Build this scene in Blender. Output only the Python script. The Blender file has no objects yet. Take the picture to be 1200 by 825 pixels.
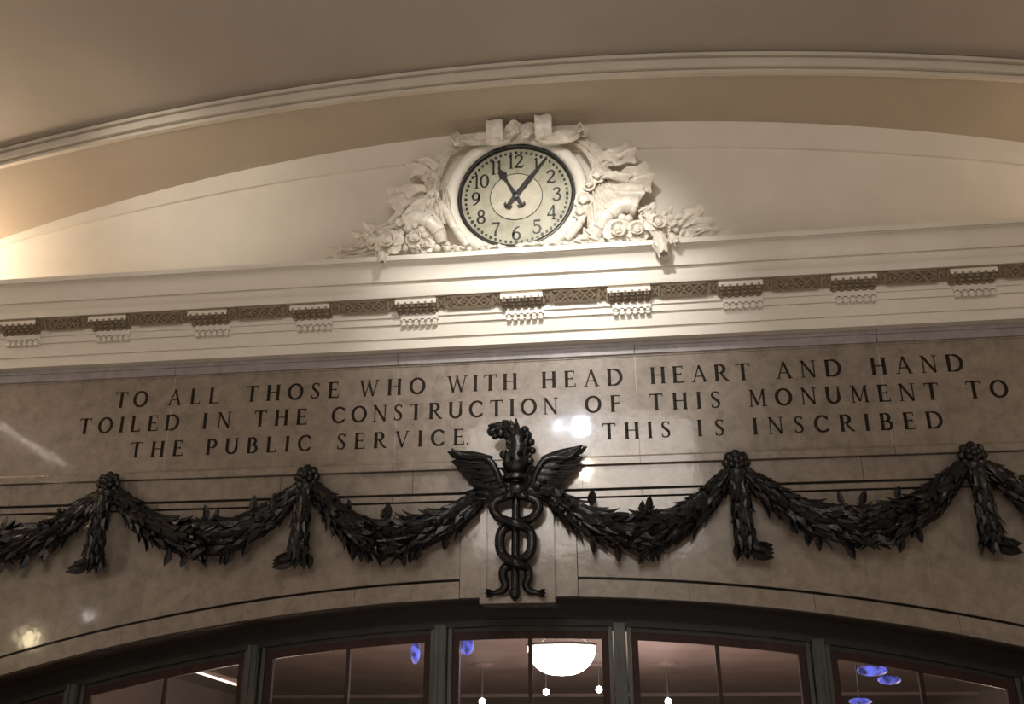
import bpy, math, random
from mathutils import Vector, Matrix
random.seed(7)
S = bpy.context.scene
PI = math.pi
# ---------------------------------------------------------------- camera
CAM = Vector((1.0052, -8.3895, 0.0)); PITCH, YAW, ROLL, FPX = 0.3691, 0.1253, -0.0028, 1080.6
cf = Vector((-math.sin(YAW)*math.cos(PITCH), math.cos(YAW)*math.cos(PITCH), math.sin(PITCH)))
r0 = Vector((math.cos(YAW), math.sin(YAW), 0)); u0 = r0.cross(cf)
cr = math.cos(ROLL)*r0 + math.sin(ROLL)*u0; cu = -math.sin(ROLL)*r0 + math.cos(ROLL)*u0
cam = bpy.data.objects.new('camera', bpy.data.cameras.new('camera'))
S.collection.objects.link(cam)
cam.matrix_world = Matrix(((cr.x, cu.x, -cf.x, CAM.x), (cr.y, cu.y, -cf.y, CAM.y), (cr.z, cu.z, -cf.z, CAM.z), (0, 0, 0, 1)))
cam.data.sensor_width = 36; cam.data.lens = FPX/1200*36
cam.data.clip_start = .05; cam.data.clip_end = 200
S.camera = cam
# ---------------------------------------------------------------- world, exposure
w = bpy.data.worlds.new('world'); S.world = w; w.use_nodes = True
w.node_tree.nodes['Background'].inputs[0].default_value = (.5, .42, .36, 1)
w.node_tree.nodes['Background'].inputs[1].default_value = .02
S.view_settings.view_transform = 'Standard'; S.view_settings.look = 'None'
S.view_settings.gamma = 1; S.view_settings.use_curve_mapping = False
S.view_settings.exposure = 0.25
# ---------------------------------------------------------------- lights
def aim(o, tgt):
    d = Vector(tgt)-o.location; o.rotation_euler = d.to_track_quat('-Z', 'Y').to_euler()
def lamp(name, kind, loc, power, col, radius=.1, tgt=None, size=60, blend=1):
    l = bpy.data.lights.new(name, kind); l.energy = power; l.color = col
    if kind == 'AREA': l.size = radius
    else: l.shadow_soft_size = radius
    o = bpy.data.objects.new(name, l); S.collection.objects.link(o); o.location = loc
    if tgt: aim(o, tgt)
    if kind == 'SPOT': l.spot_size = math.radians(size); l.spot_blend = blend
    return o
lamp('cornice_spotlight', 'SPOT', (.5, -3.6, 5.55), 640, (1, .955, .89), .16, (.3, 0, 3.75), 60, 1)
lamp('warm_lamp_left', 'POINT', (-6.9, -.46, 4.5), 170, (1, .79, .60), .12)
lamp('tympanum_fill_spot', 'SPOT', (-4.3, -3.0, 5.4), 75, (1, .88, .74), .15, (-3.4, 0, 5.1), 50, 1)  # added fill spot to brighten the left of the tympanum
lamp('warm_lamp_right', 'POINT', (7.1, -.46, 4.5), 70, (1, .74, .54), .12)
lamp('floor_bounce', 'AREA', (0, -7.0, -1.5), 120, (1, .87, .77), 6, (0, -7.0, 4.0))
lamp('hall_fill', 'AREA', (0, -11.5, 5.6), 330, (1, .91, .84), 5, (0, 0, 1.5))  # added soft fill from the hall side, no window there
lamp('cool_lamp', 'SPOT', (.342, -5.2, 4.02), 46, (.68, .78, 1), .10, (.6, 0, 2.5), 50, 1)
lamp('cool_lamp_small', 'SPOT', (0.015, -5.200, 4.033), 12, (.72, .8, 1), .05, (.3, 0, 2.5), 50, 1)
lamp('yellow_lamp', 'SPOT', (0.386, -5.200, 3.325), 42, (1, .90, .62), .09, (.6, 0, 2.1), 50, 1)
lamp('left_lamp', 'SPOT', (-7.562, -4.400, 0.956), 12, (1, .82, .5), .11, (-4.6, 0, .7), 50, 1)
lamp('left_lamp_white', 'SPOT', (-6.730, -4.400, 1.251), 1.6, (1, .96, .9), .035, (-4.0, 0, .8), 50, 1)
# thin light added on the left so its reflection streaks the polished panel
sl_ = lamp('streak_area_light', 'AREA', (-7.052, -2.900, 3.378), 1.3, (1, .86, .74), 1.334)
sl_.data.shape = 'RECTANGLE'; sl_.data.size_y = .02
sl_.matrix_world = Matrix.Translation(sl_.location) @ Matrix(((0.87539, 0.48341, 0), (0, 0, -1), (-0.48341, 0.87539, 0))).to_4x4()

# ---------------------------------------------------------------- helpers
def at(x, y, Y=0.0):
    "the point of the plane y=Y seen at pixel x,y of the 1200x825 frame"
    d = cf + cr*((x-600)/FPX) + cu*((412.5-y)/FPX)
    return CAM + d*((Y-CAM.y)/d.y)
def zp(ypx, Y=0.0): return at(600, ypx, Y).z
WLOC = {}
def link(o, parent=None, loc=(0, 0, 0)):
    S.collection.objects.link(o)
    base = Vector(loc)
    if parent is not None:
        o.parent = parent; o.location = base-WLOC[parent.name]
    else: o.location = base
    WLOC[o.name] = base
    return o
def tag(o, label=None, cat=None, group=None, kind=None):
    for k, v in (('label', label), ('category', cat), ('group', group), ('kind', kind)):
        if v: o[k] = v
    return o
def empty(name, loc, label=None, cat=None, group=None, kind=None, parent=None):
    o = bpy.data.objects.new(name, None); o.empty_display_size = .1
    link(o, parent, loc); return tag(o, label, cat, group, kind)
class MB:
    def __init__(s): s.v = []; s.f = []
    def add(s, vs, fs):
        b = len(s.v); s.v += [tuple(p) for p in vs]; s.f += [tuple(b+i for i in f) for f in fs]; return s
    def box(s, x0, x1, y0, y1, z0, z1):
        return s.add([(x0,y0,z0),(x1,y0,z0),(x1,y1,z0),(x0,y1,z0),(x0,y0,z1),(x1,y0,z1),(x1,y1,z1),(x0,y1,z1)],
                     [(0,3,2,1),(4,5,6,7),(0,1,5,4),(1,2,6,5),(2,3,7,6),(3,0,4,7)])
    def extrude_x(s, prof, x0, x1):
        n = len(prof)
        vs = [(x0, y, z) for y, z in prof]+[(x1, y, z) for y, z in prof]
        fs = [(i, (i+1) % n, n+(i+1) % n, n+i) for i in range(n)]+[tuple(range(n))[::-1], tuple(range(n, 2*n))]
        return s.add(vs, fs)
    def plate(s, poly, y0, y1):
        "closed polygon of (x,z) extruded from y0 (front) to y1"
        n = len(poly)
        vs = [(x, y0, z) for x, z in poly]+[(x, y1, z) for x, z in poly]
        return s.add(vs, [tuple(range(n)), tuple(range(n, 2*n))[::-1]]+[(i, n+i, n+(i+1) % n, (i+1) % n) for i in range(n)])
    def curtain(s, xs, lo, hi, y0, y1):
        "solid slab between curves lo(x), hi(x)"
        n = len(xs); vs = []
        for x in xs: vs += [(x, y0, lo(x)), (x, y0, hi(x)), (x, y1, hi(x)), (x, y1, lo(x))]
        fs = []
        for i in range(n-1):
            a = 4*i; b = a+4
            for k in range(4): fs.append((a+k, b+k, b+(k+1) % 4, a+(k+1) % 4))
        fs += [(0, 1, 2, 3), tuple(4*(n-1)+k for k in (3, 2, 1, 0))]
        return s.add(vs, fs)
    def sweep(s, xs, rows):
        "rows: list of (y, fn(x)->z) curves lofted into a sheet"
        n = len(xs)
        vs = [(x, y if not callable(y) else y(x), fz(x)) for y, fz in rows for x in xs]
        return s.add(vs, [(j*n+i, j*n+i+1, (j+1)*n+i+1, (j+1)*n+i) for j in range(len(rows)-1) for i in range(n-1)])
    def tube(s, pts, rad, n=8, cap=True):
        pts = [Vector(p) for p in pts]
        if not hasattr(rad, '__len__'): rad = [rad]*len(pts)
        vs = []; up = Vector((0, 1, 0))
        for i, p in enumerate(pts):
            d = (pts[min(i+1, len(pts)-1)]-pts[max(i-1, 0)]).normalized()
            a = d.cross(up)
            if a.length < .05: a = d.cross(Vector((1, 0, 0)))
            a.normalize(); b = d.cross(a).normalized()
            for k in range(n):
                t = 2*PI*k/n; vs.append(p+(a*math.cos(t)+b*math.sin(t))*rad[i])
        m = len(pts)
        fs = [(i*n+k, i*n+(k+1) % n, (i+1)*n+(k+1) % n, (i+1)*n+k) for i in range(m-1) for k in range(n)]
        if cap: fs += [tuple(range(n))[::-1], tuple((m-1)*n+k for k in range(n))]
        return s.add(vs, fs)
    def ball(s, c, r, n=10, m=7, sc=(1, 1, 1), axis=None):
        c = Vector(c); vs = [(0, 0, 1)]; fs = []
        for j in range(1, m):
            for i in range(n):
                a, b = PI*j/m, 2*PI*i/n
                vs.append((math.sin(a)*math.cos(b), math.sin(a)*math.sin(b), math.cos(a)))
        vs.append((0, 0, -1))
        q = axis.to_track_quat('Z', 'Y') if axis is not None else None
        out = []
        for v in vs:
            v = Vector((v[0]*r*sc[0], v[1]*r*sc[1], v[2]*r*sc[2]))
            if q: v = q @ v
            out.append(c+v)
        fs += [(0, 1+i, 1+(i+1) % n) for i in range(n)]
        for j in range(m-2):
            for i in range(n):
                a = 1+j*n; fs.append((a+i, a+n+i, a+n+(i+1) % n, a+(i+1) % n))
        L = len(out)-1; a = 1+(m-2)*n
        fs += [(L, a+(i+1) % n, a+i) for i in range(n)]
        return s.add(out, fs)
    def lathe_y(s, c, prof, n=48):
        "prof: list of (radius, y) about an axis along y through c=(x,z)"
        vs = [(c[0]+r*math.sin(2*PI*k/n), y, c[1]+r*math.cos(2*PI*k/n)) for r, y in prof for k in range(n)]
        return s.add(vs, [(j*n+k, j*n+(k+1) % n, (j+1)*n+(k+1) % n, (j+1)*n+k) for j in range(len(prof)-1) for k in range(n)])
    def leaf(s, p, d, nrm, L, W, curl=.6, cup=.3, nu=7, nv=4, prof=None, lobes=0, amp=0, thick=.012, wave=0, waves=3):
        p = Vector(p); d = Vector(d).normalized(); nrm = Vector(nrm); nrm = (nrm-d*nrm.dot(d)).normalized(); sd = d.cross(nrm)
        prof = prof or (lambda u: math.sin(PI*min(1, .08+.92*u)**.8))
        top = []; bot = []
        for i in range(nu+1):
            u = i/nu; a = curl*u
            al = L*(math.sin(a)/curl if abs(curl) > 1e-3 else u); hi = L*((1-math.cos(a))/curl if abs(curl) > 1e-3 else 0)
            dn = (nrm*math.cos(a)-d*math.sin(a))
            ww = W/2*prof(u)
            if lobes: ww *= 1-amp*(0.5+.5*math.cos(2*PI*lobes*u))
            for j in range(nv+1):
                v = 2*j/nv-1
                h = -cup*W*abs(v)**1.5*prof(u)+wave*math.sin(waves*PI*v+u*3)
                q = p+d*al+nrm*hi+sd*(v*ww)+dn*h
                top.append(q); bot.append(q-dn*thick)
        m = nv+1; N = len(top); fs = []
        for i in range(nu):
            for j in range(nv):
                a = i*m+j
                fs.append((a, a+m, a+m+1, a+1)); fs.append((N+a, N+a+1, N+a+m+1, N+a+m))
        rim = [j for j in range(m)]+[i*m+nv for i in range(1, nu+1)]+[nu*m+j for j in range(nv-1, -1, -1)]+[i*m for i in range(nu-1, 0, -1)]
        fs += [(rim[k], rim[(k+1) % len(rim)], N+rim[(k+1) % len(rim)], N+rim[k]) for k in range(len(rim))]
        return s.add(top+bot, fs)
    def ribbon(s, pts, width, nrm=(0, -1, 0), thick=.02, ripple=0, nr=4, nv=6):
        "band along pts; the width lies across the path and nrm"
        pts = [Vector(p) for p in pts]; n = Vector(nrm); top = []; bot = []
        if not hasattr(width, '__len__'): width = [width]*len(pts)
        for i, p in enumerate(pts):
            d = (pts[min(i+1, len(pts)-1)]-pts[max(i-1, 0)]).normalized()
            sd = d.cross(n)
            if sd.length < 1e-3: sd = Vector((1, 0, 0))
            sd.normalize(); nn = sd.cross(d).normalized()
            for j in range(nv+1):
                v = 2*j/nv-1
                q = p+sd*(v*width[i]/2)+nn*(ripple*math.sin(nr*PI*v/1.0+i*.6))
                top.append(q); bot.append(q-nn*thick)
        m = nv+1; N = len(top); nu = len(pts)-1; fs = []
        for i in range(nu):
            for j in range(nv):
                a = i*m+j
                fs.append((a, a+m, a+m+1, a+1)); fs.append((N+a, N+a+1, N+a+m+1, N+a+m))
        rim = [j for j in range(m)]+[i*m+nv for i in range(1, nu+1)]+[nu*m+j for j in range(nv-1, -1, -1)]+[i*m for i in range(nu-1, 0, -1)]
        fs += [(rim[k], rim[(k+1) % len(rim)], N+rim[(k+1) % len(rim)], N+rim[k]) for k in range(len(rim))]
        return s.add(top+bot, fs)
    def mesh(s, name, mat, off=(0, 0, 0), smooth=False):
        me = bpy.data.meshes.new(name); o = Vector(off)
        me.from_pydata([Vector(v)-o for v in s.v], [], s.f); me.materials.append(mat)
        if smooth: me.shade_smooth(); 
        if smooth and hasattr(me, 'set_sharp_from_angle'): me.set_sharp_from_angle(angle=math.radians(55))
        return me
    def build(s, name, mat, parent=None, loc=None, smooth=False, **kw):
        if loc is None: loc = WLOC[parent.name] if parent is not None else Vector((0, 0, 0))
        o = bpy.data.objects.new(name, s.mesh(name, mat, loc, smooth))
        link(o, parent, loc); return tag(o, **kw)
def lerp(a, b, t): return a+(b-a)*t
def bez(p, n=14):
    "smooth path through the points p (Catmull-Rom)"
    p = [Vector(q) for q in p]; q = [p[0]*2-p[1]]+p+[p[-1]*2-p[-2]]; out = []
    seg = len(p)-1; k = max(2, n//seg)
    for i in range(seg):
        a, b, c, d = q[i:i+4]
        for j in range(k):
            t = j/k
            out.append(.5*((2*b)+(c-a)*t+(2*a-5*b+4*c-d)*t*t+(3*b-a-3*c+d)*t**3))
    return out+[p[-1]]
def linsp(a, b, n): return [a+(b-a)*i/n for i in range(n+1)]
# ---------------------------------------------------------------- materials
def nodes(name):
    m = bpy.data.materials.new(name); m.use_nodes = True; nt = m.node_tree
    return m, nt, nt.nodes, nt.links, nt.nodes['Principled BSDF']
def mat(name, c1, c2=None, scale=6, rough=.6, metal=0, bump=0, bscale=40, coat=0, coatr=.05, detail=6, spec=.5, stretch=None, rmix=0):
    m, nt, N, L, b = nodes(name)
    b.inputs['Roughness'].default_value = rough; b.inputs['Metallic'].default_value = metal
    b.inputs['Coat Weight'].default_value = coat; b.inputs['Coat Roughness'].default_value = coatr
    b.inputs['Specular IOR Level'].default_value = spec
    g = N.new('ShaderNodeNewGeometry'); pos = g.outputs['Position']
    if stretch:
        mp = N.new('ShaderNodeMapping'); mp.inputs['Scale'].default_value = stretch; L.new(pos, mp.inputs['Vector']); pos = mp.outputs[0]
    if c2:
        t = N.new('ShaderNodeTexNoise'); t.inputs['Scale'].default_value = scale; t.inputs['Detail'].default_value = detail
        t.inputs['Roughness'].default_value = .6
        L.new(pos, t.inputs['Vector'])
        r = N.new('ShaderNodeValToRGB'); r.color_ramp.elements[0].position = .35; r.color_ramp.elements[1].position = .65
        r.color_ramp.elements[0].color = (*c1, 1); r.color_ramp.elements[1].color = (*c2, 1)
        L.new(t.outputs['Fac'], r.inputs[0]); L.new(r.outputs[0], b.inputs['Base Color'])
    else: b.inputs['Base Color'].default_value = (*c1, 1)
    if bump:
        t2 = N.new('ShaderNodeTexNoise'); t2.inputs['Scale'].default_value = bscale; t2.inputs['Detail'].default_value = 4
        L.new(pos, t2.inputs['Vector'])
        bp = N.new('ShaderNodeBump'); bp.inputs['Strength'].default_value = bump; bp.inputs['Distance'].default_value = .01
        L.new(t2.outputs['Fac'], bp.inputs['Height']); L.new(bp.outputs[0], b.inputs['Normal'])
    return m
def marble_mat(name, a, b_, c, vein, rough=.26, coat=1.0, coatr=.085):
    m, nt, N, L, b = nodes(name)
    g = N.new('ShaderNodeNewGeometry')
    t = N.new('ShaderNodeTexNoise'); t.inputs['Scale'].default_value = 6.5; t.inputs['Detail'].default_value = 10; t.inputs['Roughness'].default_value = .68; t.inputs['Distortion'].default_value = .4
    L.new(g.outputs['Position'], t.inputs['Vector'])
    r = N.new('ShaderNodeValToRGB'); e = r.color_ramp.elements
    e[0].position = .36; e[0].color = (*a, 1); e[1].position = .66; e[1].color = (*c, 1)
    k = e.new(.5); k.color = (*b_, 1)
    L.new(t.outputs['Fac'], r.inputs[0])
    v = N.new('ShaderNodeTexNoise'); v.inputs['Scale'].default_value = 1.3; v.inputs['Detail'].default_value = 5; v.inputs['Distortion'].default_value = 2.2
    L.new(g.outputs['Position'], v.inputs['Vector'])
    vr = N.new('ShaderNodeValToRGB'); ve = vr.color_ramp.elements
    ve[0].position = .485; ve[0].color = (0, 0, 0, 1); ve[1].position = .515; ve[1].color = (0, 0, 0, 1)
    kk = ve.new(.5); kk.color = (.10, .10, .10, 1)
    L.new(v.outputs['Fac'], vr.inputs[0])
    mx = N.new('ShaderNodeMix'); mx.data_type = 'RGBA'
    L.new(vr.outputs[0], mx.inputs[0]); L.new(r.outputs[0], mx.inputs[6]); mx.inputs[7].default_value = (*vein, 1)
    oi = N.new('ShaderNodeObjectInfo'); mr = N.new('ShaderNodeMapRange'); mr.inputs[3].default_value = .93; mr.inputs[4].default_value = 1.05
    L.new(oi.outputs['Random'], mr.inputs[0])
    hs = N.new('ShaderNodeHueSaturation'); L.new(mr.outputs[0], hs.inputs['Value']); L.new(mx.outputs[2], hs.inputs['Color'])
    L.new(hs.outputs[0], b.inputs['Base Color'])
    b.inputs['Roughness'].default_value = rough; b.inputs['Coat Weight'].default_value = coat; b.inputs['Coat Roughness'].default_value = coatr
    t2 = N.new('ShaderNodeTexNoise'); t2.inputs['Scale'].default_value = 7; t2.inputs['Detail'].default_value = 3
    L.new(g.outputs['Position'], t2.inputs['Vector'])
    bp = N.new('ShaderNodeBump'); bp.inputs['Strength'].default_value = .12; bp.inputs['Distance'].default_value = .01
    L.new(t2.outputs['Fac'], bp.inputs['Height']); L.new(bp.outputs[0], b.inputs['Normal']); L.new(bp.outputs[0], b.inputs['Coat Normal'])
    return m
def emit(name, col, power):
    m, nt, N, L, b = nodes(name)
    b.inputs['Base Color'].default_value = (*col, 1); b.inputs['Emission Color'].default_value = (*col, 1); b.inputs['Emission Strength'].default_value = power
    return m
M = {}
M['plaster'] = mat('white_plaster', (.74, .70, .61), (.80, .76, .68), 1.5, .42, bump=.05, bscale=25)
M['orn'] = mat('ornament_plaster', (.64, .585, .49), (.83, .79, .71), 14, .35, bump=.15, bscale=45)
M['orn_brown_shade'] = mat('soffit_brown_and_shade', (.20, .16, .11), (.30, .24, .165), 30, .6)  # own brown of the panels; on the mutules it paints in shade
M['moulding'] = mat('moulding_paint', (.58, .53, .45), (.63, .58, .49), 2, .5)
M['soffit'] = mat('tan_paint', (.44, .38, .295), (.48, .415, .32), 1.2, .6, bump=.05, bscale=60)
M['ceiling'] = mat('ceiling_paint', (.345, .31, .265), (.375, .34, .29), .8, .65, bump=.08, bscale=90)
M['marble'] = marble_mat('beige_marble', (.205, .168, .134), (.26, .216, .175), (.31, .262, .215), (.38, .33, .28))
M['marble_sheen'] = marble_mat('sheen_grey_marble', (.28, .255, .255), (.33, .30, .305), (.38, .35, .355), (.45, .41, .41))  # purplish sheen of the polished moulding put into the marble colour
M['mortar'] = mat('pale_mortar', (.40, .35, .28), rough=.5)
M['marble_shaded'] = marble_mat('shaded_brown_marble', (.025, .018, .014), (.04, .028, .022), (.055, .04, .03), (.08, .06, .05), .4, .3)  # brown marble of the reveal, its shade put into the colour
M['joint'] = mat('joint_shadow_mortar', (.06, .05, .04), rough=.9)
M['ink'] = mat('letter_paint', (.018, .012, .008), (.02, .014, .01), 30, .6, spec=.15)
M['bronze'] = mat('black_bronze', (.004, .004, .005), (.009, .009, .010), 14, .22, bump=.4, bscale=60, spec=.42)
M['bronze_frame'] = mat('green_bronze_frame', (.06, .066, .058), (.10, .108, .094), 8, .42, metal=.3, stretch=(1, 1, .25))
M['head'] = mat('dark_head_bronze', (.014, .013, .012), (.022, .021, .019), 8, .5)
M['wood'] = mat('mahogany_sash', (.028, .012, .010), (.055, .022, .016), 12, .55, stretch=(1, 1, .2), spec=.25)
M['dial'] = mat('aged_dial', (.29, .275, .195), (.43, .41, .31), 7, .45)
M['dial_in'] = mat('dial_centre', (.42, .385, .30), (.51, .47, .375), 9, .45)
M['black'] = mat('black_enamel', (.012, .011, .01), rough=.4)
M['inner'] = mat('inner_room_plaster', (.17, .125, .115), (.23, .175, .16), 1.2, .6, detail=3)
M['floor'] = mat('stone_floor', (.25, .21, .17), (.32, .27, .22), 2, .35)
M['glow'] = emit('lit_bowl_glass', (1, .93, .84), 9)
M['bulb'] = emit('lit_bulb', (1, .92, .85), 22)
M['tubeglow'] = emit('lit_strip', (1, .82, .7), 1.3)
def blue_blotch():
    m, nt, N, L, b = nodes('blue_glow_mottled')
    t = N.new('ShaderNodeTexNoise'); t.inputs['Scale'].default_value = 11; t.inputs['Detail'].default_value = 2
    g = N.new('ShaderNodeNewGeometry'); L.new(g.outputs['Position'], t.inputs['Vector'])
    r = N.new('ShaderNodeMapRange'); r.inputs[1].default_value = .38; r.inputs[2].default_value = .62; r.inputs[3].default_value = .08; r.inputs[4].default_value = .9
    L.new(t.outputs['Fac'], r.inputs[0]); L.new(r.outputs[0], b.inputs['Emission Strength'])
    b.inputs['Base Color'].default_value = (.1, .1, .3, 1); b.inputs['Emission Color'].default_value = (.14, .17, .85, 1)
    return m
M['blue'] = blue_blotch()
def glass():
    m, nt, N, L, b = nodes('window_glass')
    b.inputs['Base Color'].default_value = (.92, .93, .95, 1); b.inputs['Roughness'].default_value = 0
    b.inputs['Transmission Weight'].default_value = 1; b.inputs['IOR'].default_value = 1.5
    return m
M['glass'] = glass()

# ================================================================ THE SETTING
XW = 7.9
def circ(cx, cz, R): return lambda x: cz+math.sqrt(max(0, R*R-(x-cx)**2))
arch = circ(0, -17.978, 18.907)           # marble arch over the windows
groove = circ(0, -18.075, 19.167)
tymp = circ(.2, -13.49, 19.326)           # edge of the lunette
tymp_in = circ(-.05, -18.26, 23.786)
m_lo = circ(-.05, -21.37, 27.214); m_up = circ(-.05, -19.745, 25.78)
xs_full = linsp(-XW, XW, 64)
tag(MB().box(-8, 8, -15, 16.5, -1.75, -1.6).build('floor', M['floor']), kind='structure')
tag(MB().box(-8.1, -XW, -15, 0, -1.6, 5.4).build('wall_left', M['plaster']), kind='structure')
tag(MB().box(XW, 8.1, -15, 0, -1.6, 5.4).build('wall_right', M['plaster']), kind='structure')
tag(MB().box(-8, 8, -15.2, -15, -1.6, 6.4).build('wall_front', M['plaster']), kind='structure')
# ceiling : upper vault, moulding, splayed soffit
up2 = lambda x: m_up(x)+.02
cl = MB(); cl.sweep(xs_full, [(-.86, up2), (-15.0, up2)]); cl.sweep(xs_full, [(-15.0, lambda x: up2(x)+.1), (-.86, lambda x: up2(x)+.1)])
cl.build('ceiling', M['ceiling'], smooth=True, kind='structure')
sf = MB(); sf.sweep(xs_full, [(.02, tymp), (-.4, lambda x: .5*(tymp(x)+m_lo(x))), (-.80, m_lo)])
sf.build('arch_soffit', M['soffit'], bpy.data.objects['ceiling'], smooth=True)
# ribbed moulding on the arch
tm = empty('trim_1', (0, -.8, 5.9), kind='structure')
def rib(t): return lambda x: lerp(m_lo(x), m_up(x), t)
for t0, t1, yy in ((-.06, .16, -.83), (.22, .62, -.87), (.66, .80, -.85), (.84, 1.06, -.88)):
    b = MB(); b.curtain(xs_full, rib(t0), rib(t1), yy, -.78); b.build('moulding_band', M['moulding'], tm, smooth=True)
b = MB(); b.curtain(xs_full, rib(0), rib(1.05), -.81, -.78); b.build('moulding_back', M['moulding'], tm, smooth=True)
# lunette (tympanum) with raised border
wb = empty('wall_back', (0, 0, 0), kind='structure')
b = MB(); b.curtain(xs_full, lambda x: 4.0, lambda x: max(4.02, tymp(x)+.05), 0.0, .2); b.build('lunette', M['plaster'], wb, smooth=True)
xb = [x for x in linsp(-XW, XW, 80)]
b = MB(); b.curtain(xb, lambda x: tymp_in(x), lambda x: max(tymp(x)+.03, tymp_in(x)+.01), -.035, .0); b.build('lunette_border', M['plaster'], wb, smooth=True)
tag(MB().box(-XW, -6.2, .1, .3, -1.6, 4.3).box(6.2, XW, .1, .3, -1.6, 4.3).box(-6.2, 6.2, .045, .3, 1.12, 4.3).build('backing', M['joint'], wb))

# ---- plaster cornice (profile from top to bottom)
cornice = empty('trim_2', (0, -.3, 3.9), kind='structure')
crown_z = 4.15
P = [(.02, crown_z+.02), (-.50, crown_z), (-.50, zp(296.5, -.5))]
zt = zp(296.5, -.5); P += [(-.475, zt), (-.475, zt-.006)]
zb = zp(320.5, -.385)
for i in range(1, 11):
    a_ = PI/2*i/10; P.append((-.47+.085*math.sin(a_), lerp(zt-.006, zb, 1-math.cos(a_))))
P += [(-.395, zb), (-.395, zp(322, -.39)), (-.36, zp(322.5, -.37)), (-.352, zp(331.5, -.352)), (-.366, zp(332.5, -.36)), (-.372, zp(336, -.37)), (-.36, zp(341, -.36))]
zs = zp(341.5, -.36)
P += [(-.335, P[-1][1]), (-.335, zs+.012), (-.30, zs+.012)]
P += [(-.25, zp(357.5, -.25)), (-.235, zp(358, -.24)), (-.235, zp(365, -.235)), (-.215, zp(365.5, -.22)), (-.215, zp(373.5, -.215)),
      (-.19, zp(374.5, -.19)), (-.18, zp(390, -.18)), (-.155, zp(391, -.16)), (-.155, zp(402.5, -.155)), (.02, zp(402.5, -.155))]
zsof = zs+.012
b = MB(); b.extrude_x(P, -XW, XW); b.build('cornice_run', M['plaster'], cornice, smooth=True)
# ---- sloped ornament band, mutules with their guttae, regulae
ztop, zbot = zsof, zp(357.5, -.25)
yT, yB = -.325, -.252
def slope(x, t, out=0.0):          # point on the sloping band; t=0 top, 1 bottom
    n = Vector((0, -.75, -.66)); return Vector((x, lerp(yT, yB, t), lerp(ztop, zbot, t)))+n*out
SP = 1.0287+.03
MX = [at(x, y, -.345).x for x, y in ((18+2, 381), (126, 375), (243, 369), (363, 363), (487, 356), (611, 350), (737, 343), (868, 336), (1001, 328), (1141, 319))]
MX = [MX[0]-1.055*k for k in (2, 1)]+MX+[MX[-1]+1.055*k for k in (1, 2, 3)]
for i, x in enumerate(MX):
    hw = .20
    m = MB()
    z1 = zp(341.5, -.345); z0 = zp(350.0, -.345); z2 = zp(361.5, -.24); zf = zp(344.3, -.355)
    m.plate([(x-hw, z0), (x+hw, z0), (x+hw, z1+.01), (x-hw, z1+.01)], -.352, -.25)
    m.add([(x-hw, -.345, z0), (x+hw, -.345, z0), (x+hw, -.24, z2), (x-hw, -.24, z2), (x-hw, -.2, z0), (x+hw, -.2, z0), (x+hw, -.2, z2), (x-hw, -.2, z2)],
          [(0, 1, 2, 3), (0, 3, 7, 4), (1, 5, 6, 2), (3, 2, 6, 7), (4, 7, 6, 5), (0, 4, 5, 1)])
    mu = m.build('mutule', M['orn_brown_shade'], cornice)  # shade of the underside painted in with the panel brown
    MB().plate([(x-hw-.004, z0), (x+hw+.004, z0), (x+hw+.004, zf), (x-hw-.004, zf)], -.362, -.353).build('mutule_front', M['plaster'], mu, label='pale front edge')
    g = MB()
    for k in range(6):
        gx = x-hw+.033+k*(2*hw-.066)/5
        for t in (.12, .48, .84):
            c = Vector((gx, lerp(-.345, -.24, t), lerp(z0, z2, t)))
            g.box(c.x-.019, c.x+.019, c.y-.018, c.y+.012, c.z-.022, c.z+.012)
    g.build('guttae', M['orn_brown_shade'], mu, label='row of little dark pegs under the block')
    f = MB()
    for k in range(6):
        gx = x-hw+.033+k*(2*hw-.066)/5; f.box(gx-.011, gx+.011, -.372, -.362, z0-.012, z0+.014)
    f.build('gutta_shadow_pegs', M['orn_brown_shade'], mu)
    rz1 = zp(361.5, -.245); rz0 = zp(369, -.245)
    r = MB().box(x-hw*.92+.02, x+hw*.92+.02, -.25, -.17, rz0, rz1); ro = r.build('regula', M['plaster'], cornice)
    g = MB()
    for k in range(6):
        gx = x+.02-hw*.92+.03+k*(2*hw*.92-.06)/5
        g.box(gx-.020, gx+.020, -.246, -.18, zp(374.6, -.25), zp(371.8, -.25))
        g.box(gx-.015, gx+.015, -.25, -.18, zp(371.8, -.25), rz0+.01)
    g.build('guttae', M['plaster'], ro)
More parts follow.
